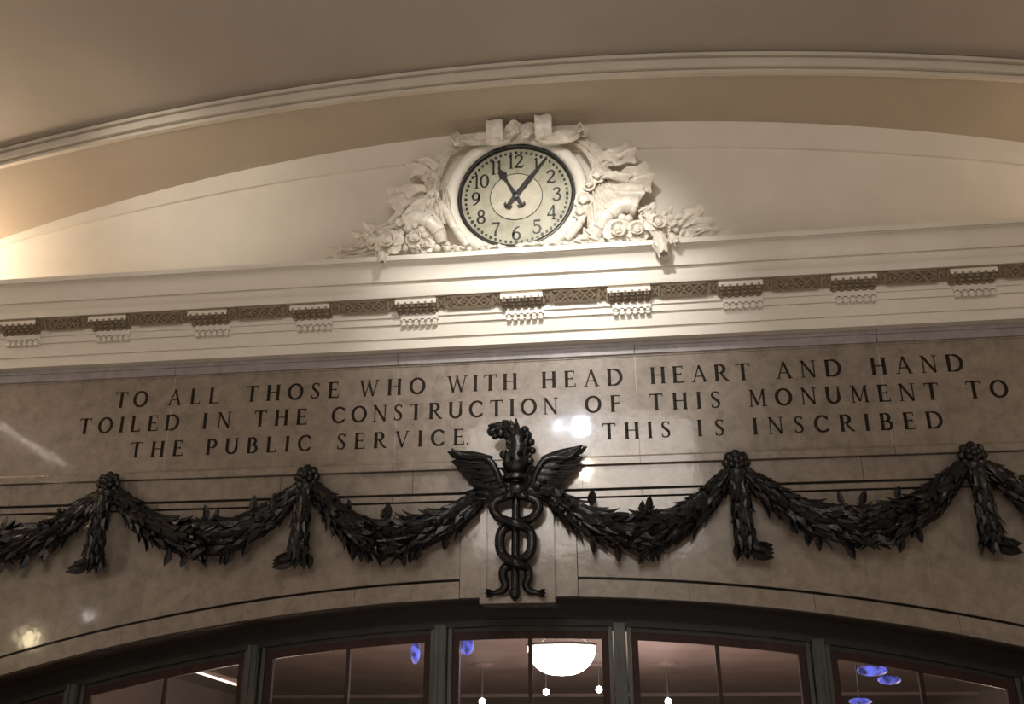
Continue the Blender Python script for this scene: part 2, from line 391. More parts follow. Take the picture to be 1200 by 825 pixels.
for i in range(len(MX)-1):
    xa, xc = MX[i]+.205, MX[i+1]-.205
    m = MB()
    def bar(x0, t0, x1, t1, w=.011, out=.024):
        p, q = slope(x0, t0), slope(x1, t1); d = (q-p).normalized(); n = Vector((0, -.75, -.66)).normalized(); s_ = d.cross(n)*w
        a = [p-s_, p+s_, q+s_, q-s_]; m.add([v for v in a]+[v+n*out for v in a], [(4, 5, 6, 7), (0, 1, 5, 4), (1, 2, 6, 5), (2, 3, 7, 6), (3, 0, 4, 7)])
    m.add([slope(xa, 0, .004), slope(xc, 0, .004), slope(xc, 1, .004), slope(xa, 1, .004)], [(0, 1, 2, 3)])
    for x0, x1 in ((xa+.005, xa+.08), (xc-.08, xc-.005)):
        bar(x0, .08, x0, .92); bar(x1, .08, x1, .92); bar(x0, .1, x1, .9, .007); bar(x0, .9, x1, .1, .007)
    bar(xa+.1, .06, xc-.1, .06); bar(xa+.1, .94, xc-.1, .94)
    xm0, xm1 = xa+.12, xc-.12; n4 = 4; st = (xm1-xm0)/n4
    for k in range(n4):
        x0 = xm0+k*st; bar(x0, .5, x0+st/2, .12, .009); bar(x0+st/2, .12, x0+st, .5, .009); bar(x0, .5, x0+st/2, .88, .009); bar(x0+st/2, .88, x0+st, .5, .009)
        bar(x0+st/2-.02, .5, x0+st/2+.02, .5, .012)
    m.build('soffit_panel', M['orn_brown_shade'], cornice, label='brown ornamented panel with a lozenge pattern')

# ---- polished marble moulding over the inscription
tr3 = empty('trim_3', (0, 0, 3.2), kind='structure')
P = [(.04, zp(421.5)), (-.028, zp(421, -.03)), (-.028, zp(412.5, -.03)), (-.045, zp(411.5, -.045)), (-.055, zp(407, -.055)), (-.085, zp(403.5, -.09)), (-.13, zp(402.6, -.13)), (.04, zp(402, -.13)+.02)]
jx = [-XW, -5.85, -3.52, -1.19, 1.14, 3.39, 5.7, XW]
for a, c in zip(jx[:-1], jx[1:]):
    MB().extrude_x(P, a+.003, c-.003).build('marble_moulding', M['marble_sheen'], tr3)

# ---- marble bands below the inscription
tr4 = empty('trim_4', (0, 0, 2.1), kind='structure')
z538, z547 = zp(538.8), zp(547, -.05)
for a, c in zip(jx[:-1], jx[1:]):
    MB().extrude_x([(.04, z538+.005), (-.03, z538), (-.05, z538-.02), (-.05, z547), (.04, z547)], a+.002, c-.002).build('marble_ledge', M['marble'], tr4)
    MB().box(a+.002, c-.002, -.012, .04, zp(584.5, -.012), zp(578.2, -.012)).build('marble_fillet', M['marble'], tr4)
z575 = zp(575)
jf = [-XW, -6.6, -5.1, -3.85, -2.3, -1.0, .6, 1.9, 3.1, 4.6, 6.2, XW]
for a, c in zip(jf[:-1], jf[1:]):
    MB().box(a+.002, c-.002, 0, .05, z575, z547-.004).build('marble_slab', M['marble'], wb)
# ---- spandrel slabs of the lower wall
ztopw = zp(587)
js = [-6.2, -5.25, -4.37, -3.55, -3.01, -2.2, -1.35, -.535]
js = js+[-v for v in js[::-1]]
for a, c in zip(js[:-1], js[1:]):
    if a < 0 < c: continue
    xs = linsp(a+.0008, c-.0008, 8)
    MB().curtain(xs, lambda x: groove(x)+.012, lambda x: ztopw, 0, .12).build('marble_slab', M['marble'], wb)
for a, c in ((-XW, -6.2), (6.2, XW)):
    for z0, z1 in ((-1.6, -.3), (-.3, .8), (.8, ztopw)):
        MB().box(a+.002, c-.002, 0, .1, z0+.002, z1-.002).build('marble_slab', M['marble'], wb)
# ---- arch band of voussoirs, its dark underside, the keystone
ja = [-6.2, -4.9, -3.7, -2.55, -1.5, -.535]
ja = ja+[-v for v in ja[::-1]]
for a, c in zip(ja[:-1], ja[1:]):
    if a < 0 < c: continue
    xs = linsp(a+.0015, c-.0015, 8)
    MB().curtain(xs, lambda x: arch(x), lambda x: groove(x)-.014, -.012, .12).build('voussoir', M['marble'], wb)
xs = linsp(-6.2, 6.2, 48)
MB().curtain(xs, lambda x: arch(x)+.002, lambda x: arch(x)+.3, .12, .62).build('arch_underside', M['marble_shaded'], wb, smooth=True)
MB().box(-6.3, -6.2, .1, .62, -1.6, 1).box(6.2, 6.3, .1, .62, -1.6, 1).build('jamb', M['marble_shaded'], wb)
ks = MB(); ks.box(-.53, .53, -.014, .12, arch(0)-.004, ztopw).build('keystone', M['marble'], wb)
KO = bpy.data.objects['keystone']
kz = .868
k2 = MB(); k2.box(-.335, .335, -.06, .1, kz, ztopw-.0); k2.box(-.335, -.275, -.10, -.06, kz, ztopw); k2.box(.275, .335, -.10, -.06, kz, ztopw); k2.box(-.275, .275, -.10, -.06, kz, kz+.055)
k2.box(-.335, .335, -.10, .3, kz-.003, kz)
k2.build('keystone_panel', M['marble'], KO)

# ================================================================ INSCRIPTION
TK, TN = .19, .115
def arc(cx, cy, rx, ry, a0, a1, n=14, tk=TK, tn=TN):
    o = []
    for i in range(n+1):
        a = math.radians(lerp(a0, a1, i/n)); o.append((cx+rx*math.cos(a), cy+ry*math.sin(a), tn+(tk-tn)*abs(math.cos(a))**1.3))
    return o
def ln(x0, y0, x1, y1, w=TK, w2=None): return [(x0, y0, w), (x1, y1, w if w2 is None else w2)]
def sf_(x, y, l=.11, up=False):    # serif centred at x
    return [(x-l-.03, y, .045), (x+l+.03, y, .045)]
def vs_(x, y0, y1): return [(x, y0, .05), (x, y1, .05)]
b2 = .0225
GL = {
 'I': (.28, [ln(.14, 0, .14, 1), sf_(.14, b2), sf_(.14, 1-b2)]),
 'T': (.86, [ln(.43, 0, .43, 1), sf_(.43, b2), ln(.03, .96, .83, .96, .07), vs_(.045, .80, .99), vs_(.815, .80, .99)]),
 'L': (.68, [ln(.14, 0, .14, 1), sf_(.14, 1-b2), ln(.02, .035, .62, .035, .07), vs_(.64, 0, .22)]),
 'E': (.70, [ln(.14, 0, .14, 1), ln(.02, .965, .60, .965, .07), ln(.14, .52, .52, .52, .07), ln(.02, .035, .66, .035, .07), vs_(.60, .80, 1), vs_(.52, .44, .60), vs_(.675, 0, .22)]),
 'F': (.66, [ln(.14, 0, .14, 1), ln(.02, .965, .60, .965, .07), ln(.14, .52, .52, .52, .07), sf_(.14, b2), vs_(.60, .78, 1), vs_(.52, .43, .61)]),
 'H': (.90, [ln(.14, 0, .14, 1), ln(.76, 0, .76, 1), ln(.14, .52, .76, .52, .065), sf_(.14, b2), sf_(.76, b2), sf_(.14, 1-b2), sf_(.76, 1-b2)]),
 'O': (.98, [arc(.49, .5, .42, .465, 0, 360, 26)]),
 'C': (.88, [arc(.49, .5, .42, .465, 42, 318, 22), vs_(.80, .70, .90), ln(.80, .18, .86, .26, .06)]),
 'D': (.94, [ln(.14, 0, .14, 1), ln(.02, .965, .42, .965, .07), ln(.02, .035, .42, .035, .07), arc(.42, .5, .44, .465, -90, 90, 16)]),
 'S': (.60, [[(.50, .86, .06), (.42, .94, .07), (.30, .965, .075), (.16, .92, .10), (.10, .80, .13), (.13, .68, .15), (.25, .56, .16), (.40, .45, .16), (.49, .33, .15), (.49, .19, .13), (.42, .08, .10), (.28, .035, .075), (.15, .06, .07), (.07, .15, .06)], vs_(.51, .78, .97), vs_(.065, .04, .26)]),
 'A': (.94, [ln(.12, 0, .47, 1, .07), ln(.82, 0, .46, 1, .135), ln(.24, .34, .70, .34, .06), sf_(.12, b2, .09), sf_(.82, b2)]),
 'V': (.94, [ln(.12, 1, .48, 0, .135), ln(.82, 1, .47, 0, .07), sf_(.12, 1-b2), sf_(.82, 1-b2, .09)]),
 'W': (1.30, [ln(.12, 1, .40, 0, .13), ln(.66, 1, .39, 0, .065), ln(.62, .9, .92, 0, .13), ln(1.18, 1, .91, 0, .065), sf_(.12, 1-b2), sf_(.62, 1-b2, .08), sf_(1.18, 1-b2, .09)]),
 'N': (.94, [ln(.14, 0, .14, 1, .07), ln(.12, 1, .80, 0, .14), ln(.80, 0, .80, 1, .07), sf_(.14, b2), sf_(.08, 1-b2, .06), sf_(.80, 1-b2)]),
 'M': (1.10, [ln(.16, 0, .20, 1, .07), ln(.20, 1, .55, .08, .135), ln(.90, 1, .55, .08, .065), ln(.94, 0, .90, 1, .135), sf_(.16, b2), sf_(.94, b2), sf_(.13, 1-b2, .06), sf_(.96, 1-b2, .06)]),
 'U': (.92, [[(.14, 1, TK), (.14, .36, TK)]+arc(.46, .36, .32, .325, 180, 360, 12)[1:]+[(.78, 1, .07)], sf_(.14, 1-b2), sf_(.78, 1-b2)]),
 'P': (.70, [ln(.14, 0, .14, 1), sf_(.14, b2), ln(.02, .965, .38, .965, .07), ln(.14, .46, .38, .46, .06), arc(.38, .71, .25, .25, -90, 90, 12)]),
 'R': (.84, [ln(.14, 0, .14, 1), sf_(.14, b2), ln(.02, .965, .36, .965, .07), ln(.14, .50, .36, .50, .06), arc(.36, .73, .24, .232, -90, 90, 12), [(.36, .50, .10), (.58, .20, .135), (.74, .04, .12), (.86, .02, .05)]]),
 'B': (.74, [ln(.14, 0, .14, 1), ln(.02, .965, .36, .965, .07), ln(.14, .53, .40, .53, .06), ln(.02, .035, .38, .035, .07), arc(.36, .75, .20, .215, -90, 90, 10), arc(.38, .285, .27, .25, -90, 90, 12)]),
 '.': (.16, [ln(.08, 0, .08, .12, .12)]),
 '0': (.62, [arc(.31, .5, .235, .455, 0, 360, 22, .15, .07)]),
 '1': (.34, [ln(.19, 0, .19, 1, .13), ln(.04, .86, .19, .97, .06), sf_(.19, b2, .1)]),
 '2': (.66, [[(.10, .74, .14), (.14, .86, .09), (.28, .955, .075), (.44, .92, .11), (.52, .78, .15), (.49, .62, .14), (.36, .42, .10), (.20, .24, .08), (.08, .10, .07)], [(.06, .09, .14), (.28, .08, .12), (.46, .05, .14), (.58, .12, .06), (.60, .22, .05)]]),
 '3': (.62, [[(.10, .78, .13), (.16, .90, .08), (.29, .955, .07), (.44, .90, .11), (.48, .76, .14), (.42, .62, .11), (.28, .54, .06)], [(.28, .54, .06), (.46, .45, .12), (.53, .29, .15), (.46, .12, .12), (.30, .035, .07), (.14, .07, .08), (.07, .20, .13)]]),
 '4': (.66, [ln(.44, 0, .44, 1, .14), ln(.44, .98, .06, .30, .065), ln(.04, .30, .62, .30, .08), sf_(.44, b2, .1)]),
 '5': (.62, [ln(.14, .95, .16, .56, .07), ln(.14, .92, .52, .93, .11), [(.15, .56, .06), (.30, .62, .07), (.46, .54, .12), (.53, .34, .15), (.45, .12, .12), (.28, .035, .07), (.13, .08, .09), (.08, .20, .12)]]),
 '6': (.64, [[(.50, .92, .07), (.34, .86, .08), (.17, .66, .12), (.11, .42, .15), (.13, .25, .14)], arc(.32, .29, .21, .255, 0, 360, 18, .14, .07)]),
 '7': (.60, [[(.06, .80, .05), (.10, .93, .12), (.28, .90, .14), (.54, .94, .09)], [(.54, .94, .06), (.40, .62, .08), (.28, .32, .12), (.26, .0, .16)]]),
 '8': (.62, [arc(.31, .74, .175, .215, 0, 360, 18, .12, .07), arc(.31, .27, .215, .235, 0, 360, 18, .15, .07)]),
 '9': (.64, [[(.14, .08, .07), (.30, .14, .08), (.47, .34, .12), (.53, .58, .15), (.51, .75, .14)], arc(.32, .71, .21, .255, 0, 360, 18, .14, .07)]),
}
def glyph(mb, ch, x, z, h, wsc, y0, y1):
    for st in GL[ch][1]:
        p = [(q[0]*h*wsc, q[1]*h, q[2]*h) for q in st]; n = len(p); Lf = []; Rt = []
        closed = math.dist(p[0][:2], p[-1][:2]) < 1e-6 and n > 4
        for i in range(n):
            a = p[i-1] if i > 0 else (p[-2] if closed else p[0]); c = p[i+1] if i < n-1 else (p[1] if closed else p[-1])
            dx, dz = c[0]-a[0], c[1]-a[1]; l = math.hypot(dx, dz) or 1
            nx, nz = -dz/l*p[i][2]/2, dx/l*p[i][2]/2
            Lf.append((x+p[i][0]+nx, z+p[i][1]+nz)); Rt.append((x+p[i][0]-nx, z+p[i][1]-nz))
        vs = []
        for a, c in zip(Lf, Rt): vs += [(a[0], y0, a[1]), (c[0], y0, c[1]), (c[0], y1, c[1]), (a[0], y1, a[1])]
        fs = [(4*i+k, 4*i+4+k, 4*i+4+(k+1) % 4, 4*i+(k+1) % 4) for i in range(n-1) for k in range(4)]
        if not closed: fs += [(3, 2, 1, 0), tuple(4*(n-1)+k for k in range(4))]
        mb.add(vs, fs)
z_p0, z_p1 = z538+.006, zp(424)
insc = empty('inscription_panel', (0, 0, z_p0), 'long polished beige marble panel engraved with a three-line dedication in black capitals', 'inscription')
for a, c in zip(jx[:-1], jx[1:]):
    MB().box(a+.002, c-.002, 0, .045, z_p0, zp(421.7)).build('marble_slab', M['marble'], insc)
for q in jx[1:-1]: MB().box(q-.004, q+.004, -.0008, .01, z_p0, zp(421.7)).build('mortar_joint', M['mortar'] if 1 < q < 2 else M['marble_sheen'], insc)
MB().box(-5.9, 5.9, -.008, .0, zp(424.6), zp(421.9)).build('panel_edge', M['marble'], insc)
LINES = [(2.868, .168, [("TO", -4.139, -3.789), ("ALL", -3.569, -3.025), ("THOSE", -2.747, -1.784), ("WHO", -1.575, -.913), ("WITH", -.692, -.003), ("HEAD", .238, 1.012), ("HEART", 1.279, 2.209), ("AND", 2.444, 3.036), ("HAND", 3.304, 4.117)]),
 (2.605, .165, [("TOILED", -4.486, -3.419), ("IN", -3.167, -2.874), ("THE", -2.635, -2.091), ("CONSTRUCTION", -1.836, .39), ("OF", .65, .989), ("THIS", 1.253, 1.913), ("MONUMENT", 2.167, 3.869), ("TO", 4.103, 4.459)]),
 (2.336, .160, [("THE", -3.893, -3.341), ("PUBLIC", -3.097, -2.028), ("SERVICE", -1.767, -.514), (".", -.492, -.466), ("THIS", .802, 1.435), ("IS", 1.681, 1.926), ("INSCRIBED", 2.184, 3.851)])]
for z, h, ws in LINES:
    for wd, xa, xc in ws:
        tot = sum(GL[c][0] for c in wd)*h; n = len(wd)
        wsc = .92; gap = (xc-xa-tot*wsc)/(n-1) if n > 1 else 0
        if gap < .03 and n > 1: gap = .03; wsc = (xc-xa-gap*(n-1))/tot
        x = xa
        for c in wd:
            bow = .012*(1-min(1, abs(x)/4.4))
            g = MB(); glyph(g, c, x, z+bow, h, wsc, -.0022, .001)
            g.build('full_stop' if c == '.' else 'letter', M['ink'], insc)
            x += GL[c][0]*h*wsc+gap

# ================================================================ WINDOW
win = empty('window_1', (0, .5, -1.6), kind='structure')
YF = .5
mull = [-6.15, -4.42, -2.62, -.80, .872, 2.63, 4.36, 6.15]
head = lambda x: arch(x)-.245
head2 = lambda x: arch(x)-.30
xs = linsp(-6.2, 6.2, 56)
for nm, lo, hi, y0, y1 in (('head_frame', -.155, .01, YF+.06, YF+.2), ('head_frame', -.20, -.14, YF+.03, YF+.2), ('head_frame', -.245, -.19, YF+.075, YF+.2)):
    MB().curtain(xs, lambda x: arch(x)+lo, lambda x: arch(x)+hi, y0, y1).build('head_moulding', M['head'], win, smooth=True)
for x in mull:
    m = MB(); z1 = arch(x)-.17
    m.box(x-.055, x+.055, YF, YF+.2, -1.6, z1); 
    for q in (-.085, .085): m.box(x+q-.018, x+q+.018, YF+.05, YF+.2, -1.6, z1)
    for q in (-.03, .03): m.box(x+q-.012, x+q+.012, YF-.015, YF, -1.6, z1)
    m.build('mullion', M['bronze_frame'], win)
MB().box(-6.2, 6.2, YF-.02, YF+.2, -.75, -.6).box(-6.2, 6.2, YF, YF+.2, -1.6, -1.4).build('transom', M['bronze_frame'], win)
for i, (a, c) in enumerate(zip(mull[:-1], mull[1:])):
    x0, x1 = a+.105, c-.105; fw = .062
    s_ = MB(); yy0, yy1 = YF+.08, YF+.15
    top = lambda x: arch(x)-.245; topin = lambda x: arch(x)-.315
    xx = linsp(x0, x1, 8)
    s_.curtain(xx, topin, top, yy0, yy1)
    s_.box(x0, x0+fw, yy0-.003, yy1+.003, -.6, topin(x0)+.03); s_.box(x1-fw, x1, yy0-.003, yy1+.003, -.6, topin(x1)+.03)
    s_.box(x0, x1, yy0, yy1, -.6, -.5)
    sash = s_.build('sash', M['wood'], win)
    xm = (x0+x1)/2
    MB().box(xm-.018, xm+.018, yy0+.01, yy1, -.5, topin(xm)+.02).build('glazing_bar', M['wood'], sash)
    for p0, p1 in ((x0+fw-.01, xm-.01), (xm+.01, x1-fw+.01)):
        MB().curtain(linsp(p0, p1, 4), lambda x: -.51, lambda x: topin(x)+.015, yy0+.035, yy0+.041).build('pane', M['glass'], sash)
    MB().box(x0, x1, YF+.08, YF+.16, -1.4, -.75).build('door_panel', M['wood'], win)

# ================================================================ ROOM BEHIND THE GLASS
def iceil(y): return 1.35-(y-.7)*.085
ib = MB()
ib.add([(-8, .7, 1.35), (8, .7, 1.35), (8, 16, iceil(16)), (-8, 16, iceil(16))], [(0, 1, 2, 3)])
ib.add([(-8, .7, 1.45), (8, .7, 1.45), (8, 16, iceil(16)+.1), (-8, 16, iceil(16)+.1)], [(0, 3, 2, 1)])
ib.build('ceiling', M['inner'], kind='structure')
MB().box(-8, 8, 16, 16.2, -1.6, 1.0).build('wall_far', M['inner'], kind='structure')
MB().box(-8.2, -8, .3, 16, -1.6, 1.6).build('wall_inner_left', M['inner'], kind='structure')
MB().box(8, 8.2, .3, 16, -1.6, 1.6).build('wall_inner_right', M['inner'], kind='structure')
MB().box(-6.2, 6.2, .62, .72, 1.2, 1.7).build('lintel', M['inner'], bpy.data.objects['wall_back'])
bx = empty('trim_5', (0, 9, .6), kind='structure')
for y in (13,):
    MB().box(-8, 8, y, y+.35, iceil(y)-.07, iceil(y)+.05).build('ceiling_beam', M['inner'], bx)
# big bowl lamp seen through the middle window
Yb = 4.0; pc = at(658, 757, Yb); Rb = .44
pl = empty('bowl_pendant_lamp', (pc.x, Yb, pc.z-.35), 'large glowing white bowl lamp hanging behind the central window', 'lamp')
m = MB(); prof = []
n = 24
vs = []; rings = 8
for j in range(rings+1):
    a = PI/2*j/rings; r = Rb*math.cos(a)**.8 if j < rings else .01; z = pc.z-.36*math.sin(a)
    for k in range(n): vs.append((pc.x+r*math.cos(2*PI*k/n), Yb+r*math.sin(2*PI*k/n), z))
m.add(vs, [(j*n+k, j*n+(k+1) % n, (j+1)*n+(k+1) % n, (j+1)*n+k) for j in range(rings) for k in range(n)]+[tuple(range(n))])
m.build('bowl', M['glow'], pl, smooth=True)
m = MB(); m.tube([(pc.x+Rb*1.02*math.cos(2*PI*k/24), Yb+Rb*1.02*math.sin(2*PI*k/24), pc.z+.01) for k in range(25)], .018, 6); m.build('rim', M['bronze_frame'], pl, smooth=True)
m = MB()
for k in range(3):
    a = 2*PI*k/3+.4; m.tube([(pc.x+Rb*math.cos(a), Yb+Rb*math.sin(a), pc.z), (pc.x, Yb, iceil(Yb)-.02)], .008, 5)
m.build('chain', M['bronze_frame'], pl)
def small_pendant(px, py, Y, label):
    c = at(px, py, Y); zc = iceil(Y)
    t = empty('ceiling_lamp', (c.x, Y, zc), label, 'lamp', 'small lamps behind the windows')
    MB().tube([(c.x, Y, c.z+.04), (c.x, Y, zc)], .012, 6).build('stem', M['bronze_frame'], t)
    MB().ball((c.x, Y, c.z), .055, 10, 7).build('bulb', M['bulb'], t, smooth=True)
    r = MB(); r.tube([(c.x, Y, zc+.02), (c.x, Y, zc-.02), (c.x, Y, zc-.05)], [.2, .2, .08], 16); r.build('rose', M['inner'], t)
small_pendant(640, 811, 8.2, 'small bright round lamp just below the big bowl lamp')
small_pendant(702, 808, 8.2, 'small bright round lamp near the right edge of the central window')
small_pendant(565, 822, 8.2, 'small bright lamp at the bottom of the left pane of the central window')
small_pendant(783, 822, 8.2, 'small bright lamp at the bottom of the window right of centre')
a, c = at(226, 786, 4.5), at(279, 803, 4.5)
sl = empty('strip_light', ((a+c)/2), 'slanting bright strip light behind the second window from the left', 'lamp')
MB().tube([a, c], .016, 8).build('tube', M['tubeglow'], sl)
m = MB(); m.tube([a+Vector((0, 0, .05)), c+Vector((0, 0, .05))], .035, 6); m.tube([a, (a.x, a.y, iceil(a.y))], .01, 5); m.tube([c, (c.x, c.y, iceil(c.y))], .01, 5); m.build('housing', M['inner'], sl)
# blue glows in the panes, given made-up lantern bodies
def blue(px, py, Y, wd, ht, label, tilt=0):
    c = at(px, py, Y)
    t = empty('blue_glow', c, label, 'lamp', 'blue glows behind the windows')
    m = MB(); m.ball(c, 1, 12, 8, (wd, .06, ht)); m.build('blue_blotch', M['blue'], t, smooth=True)
    m = MB(); m.box(c.x-wd*.5, c.x+wd*.5, Y-.05, Y+.05, c.z+ht*.92, c.z+ht*1.02); m.tube([(c.x, Y, c.z+ht), (c.x, Y, iceil(Y))], .01, 5); m.build('cap', M['bronze_frame'], t)
blue(546, 757, 3.0, .10, .11, 'blue glow in the left pane of the central window')
blue(487, 764, 3.0, .06, .14, 'narrow pale blue glow at the right edge of the window left of centre')
blue(1022, 786, 3.0, .17, .06, 'wide blue glow in the window at the right end, upper one')
blue(1042, 797, 3.2, .13, .05, 'wide blue glow in the window at the right end, lower one')
blue(1008, 822, 3.2, .13, .04, 'dim blue glow at the bottom edge of the right end window')
lamp('inner_glow_right', 'POINT', (5.3, 4, -.8), 190, (1, .72, .5), .2)
lamp('inner_glow_centre', 'POINT', (1, 6, -1.0), 190, (1, .8, .74), .2)
lamp('inner_glow_left', 'POINT', (-3.3, 3, -1.0), 210, (1, .75, .6), .2)

# ================================================================ CLOCK
YC = -.07
cc = at(605, 230.5, YC); CX, CZ = cc.x, cc.z
clock = empty('wall_clock', (CX, 0, CZ-.62), 'round clock with a greenish cream dial, black numerals and black hands', 'clock')
m = MB(); m.lathe_y((CX, CZ), [(0.001, YC), (.585, YC)], 64); m.build('dial', M['dial'], clock)
m = MB(); m.lathe_y((CX, CZ), [(0.001, YC-.004), (.27, YC-.004)], 48); m.build('dial_centre', M['dial_in'], clock, label='paler round centre of the dial')
m = MB(); m.lathe_y((CX, CZ), [(.270, YC-.002), (.270, YC-.008), (.277, YC-.008), (.277, YC-.002)], 64); m.build('inner_ring', M['black'], clock)
m = MB(); m.lathe_y((CX, CZ), [(.578, YC), (.578, YC-.04), (.590, YC-.05), (.610, YC-.045), (.615, YC)], 64); m.build('bezel', M['black'], clock, smooth=True)
for k in range(60):
    a = 2*PI*k/60; r = .532; s = .0145 if k % 5 == 0 else .0115
    MB().box(CX+r*math.sin(a)-s, CX+r*math.sin(a)+s, YC-.006, YC-.001, CZ+r*math.cos(a)-s*1.15, CZ+r*math.cos(a)+s*1.15).build('minute_mark', M['black'], clock)
for k in range(1, 13):
    a = 2*PI*k/12; r = .425; h = .165; s_ = str(k)
    wds = [GL[c][0]*h*1.0 for c in s_]; tot = sum(wds)+.006*(len(s_)-1)
    x = CX+r*math.sin(a)-tot/2; z = CZ+r*math.cos(a)-h/2; m = MB()
    for c, wd in zip(s_, wds): glyph(m, c, x, z, h, 1.0, YC-.007, YC-.001); x += wd+.006
    m.build('numeral', M['black'], clock)
def hand(name, ang, pts, y, tail):
    u = Vector((math.sin(ang), 0, math.cos(ang))); v = Vector((math.cos(ang), 0, -math.sin(ang)))
    c = Vector((CX, 0, CZ))
    def P2(l, w_): q = c+u*l+v*w_; return (q.x, q.z)
    m = MB()
    for i in range(len(pts)-1):
        (l0, w0), (l1, w1) = pts[i], pts[i+1]
        m.plate([P2(l0, -w0), P2(l0, w0), P2(l1, w1), P2(l1, -w1)], y-.008, y)
    for sgn in (1, -1):   # anchor shaped tail
        m.plate([P2(tail, 0), P2(tail+.03*1, sgn*.015), P2(tail+.05, sgn*.045), P2(tail+.01, sgn*.04)], y-.008, y)
    m.build(name, M['black'], clock)
hand('hour_hand', math.radians(-28), [(-.15, .012), (-.09, .016), (0, .022), (.20, .013), (.24, .020), (.29, .046), (.33, .028), (.355, .012), (.40, .008)], YC-.018, -.15)
hand('minute_hand', math.radians(37), [(-.17, .012), (-.10, .020), (0, .024), (.25, .024), (.30, .016), (.55, .006)], YC-.03, -.17)
m = MB(); m.lathe_y((CX, CZ), [(.034, YC-.01), (.034, YC-.045), (.001, YC-.05)], 16); m.build('hub', M['black'], clock)

# ================================================================ CLOCK SURROUND
sur = empty('clock_surround', (CX, -.1, crown_z), 'white plaster sculpture of ribbons, flowers, fruit and cornucopias framing the clock', 'ornament')
m = MB(); m.lathe_y((CX, CZ), [(.612, -.02), (.622, -.125), (.645, -.150), (.70, -.165), (.735, -.15), (.752, -.11), (.758, 0)], 80)
m.build('ring_frame', M['plaster'], sur, smooth=True)
UP = Vector((0, 0, 1)); FR = Vector((0, -1, 0))
def A(x, y, Y=-.2): return at(x, y, Y)
def flower(name, x, y, r, Y=-.25, petals=7, tilt=(0, 0), label=None, layers=3):
    c = A(x, y, Y); n = (FR+Vector((tilt[0], 0, tilt[1]))).normalized()
    e1 = n.cross(UP).normalized(); e2 = n.cross(e1); m = MB()
    big = name == 'rose'
    if not big: layers = 2
    for l in range(layers):
        k = (6, 5, 4)[l] if big else petals-l
        rr = r*(1.0, .72, .45)[l]; tl = (.12, .75, 1.8)[l] if big else .15+.6*l
        for i in range(k):
            a = 2*PI*(i+.5*l)/k+.2
            rad = e1*math.cos(a)+e2*math.sin(a); d = (rad+n*tl).normalized()
            st = c+rad*r*.12*(1 if big else .3)
            m.leaf(st, d, n-rad*(.2+l*.8), rr, rr*1.25, curl=-.55 if l == 0 else .5, cup=-.12 if big else .15, nu=5, nv=4, thick=r*.10, prof=lambda u: math.sqrt(max(0, 1-(1.25*u-.35)**2))*(.75+.25*u) if u < .98 else .35)
    m.ball(c+n*r*(.32 if big else .1), r*(.26 if big else .24), 9, 6)
    m.ball(c-n*r*.15, r*.5, 8, 5)
    return m.build(name, M['orn'], sur, smooth=True, label=label)
def bud(x, y, r, dx, dy, Y=-.3, L=2.4, name='lily', n=5):
    c = A(x, y, Y); d = (A(x+dx, y+dy, Y-.05)-c).normalized(); m = MB()
    a1 = d.cross(FR).normalized(); a2 = d.cross(a1)
    for i in range(n):
        a = 2*PI*i/n+.3; s = a1*math.cos(a)+a2*math.sin(a)
        m.leaf(c+s*r*.25, (d+s*.35).normalized(), -s if False else s, r*L, r*1.25, curl=-.5, cup=.3, nu=6, nv=4, thick=r*.1)
    m.ball(c+d*r*.5, r*.55, 8, 6, (1, 1, 1.6), d)
    return m.build(name, M['orn'], sur, smooth=True)
def leafy(x, y, dx, dy, L, W, Y=-.18, lobes=4, amp=.35, curl=.7, cup=.25, name='leaf', wave=0, out=.25):
    c = A(x, y, Y); d = (A(x+dx, y+dy, Y)-c).normalized()+FR*out
    m = MB(); m.leaf(c, d, FR, L, W, curl=-curl, cup=cup, nu=14, nv=6, lobes=lobes, amp=amp, thick=.02, wave=wave, prof=lambda u: math.sin(PI*min(1, .1+.9*u**.9)))
    m.tube([c+d.normalized()*L*t*.9+FR*(.012-.5*curl*0) for t in (0, .3, .6)], [.012, .010, .004], 5)
    return m.build(name, M['orn'], sur, smooth=True)
def fruit(x, y, r, Y=-.25, name='fruit'):
    m = MB(); c = A(x, y, Y); m.ball(c, r, 12, 8); 
    m.leaf(c+Vector((0, -r*.9, r*.2)), (random.uniform(-1, 1), -.3, .6), FR, r*.7, r*.4, nu=3, nv=2, thick=.008)
    return m.build(name, M['orn'], sur, smooth=True)
def drape(pts, width, name='ribbon', nrm=(0, -1, 0), ripple=.02, nr=4, thick=.025, n=16, Y=None):
    P_ = bez([A(*p) if len(p) == 3 else A(p[0], p[1], -.2) for p in pts], n)
    if hasattr(width, '__len__'):
        k = len(P_)-1; width = [width[min(len(width)-2, int(i/k*(len(width)-1)))]*(1-(i/k*(len(width)-1)-min(len(width)-2, int(i/k*(len(width)-1)))))+width[min(len(width)-1, int(i/k*(len(width)-1))+1)]*(i/k*(len(width)-1)-min(len(width)-2, int(i/k*(len(width)-1)))) for i in range(k+1)]
    m = MB(); m.ribbon(P_, width, nrm, thick, ripple, nr, 10); return m.build(name, M['orn'], sur, smooth=True)
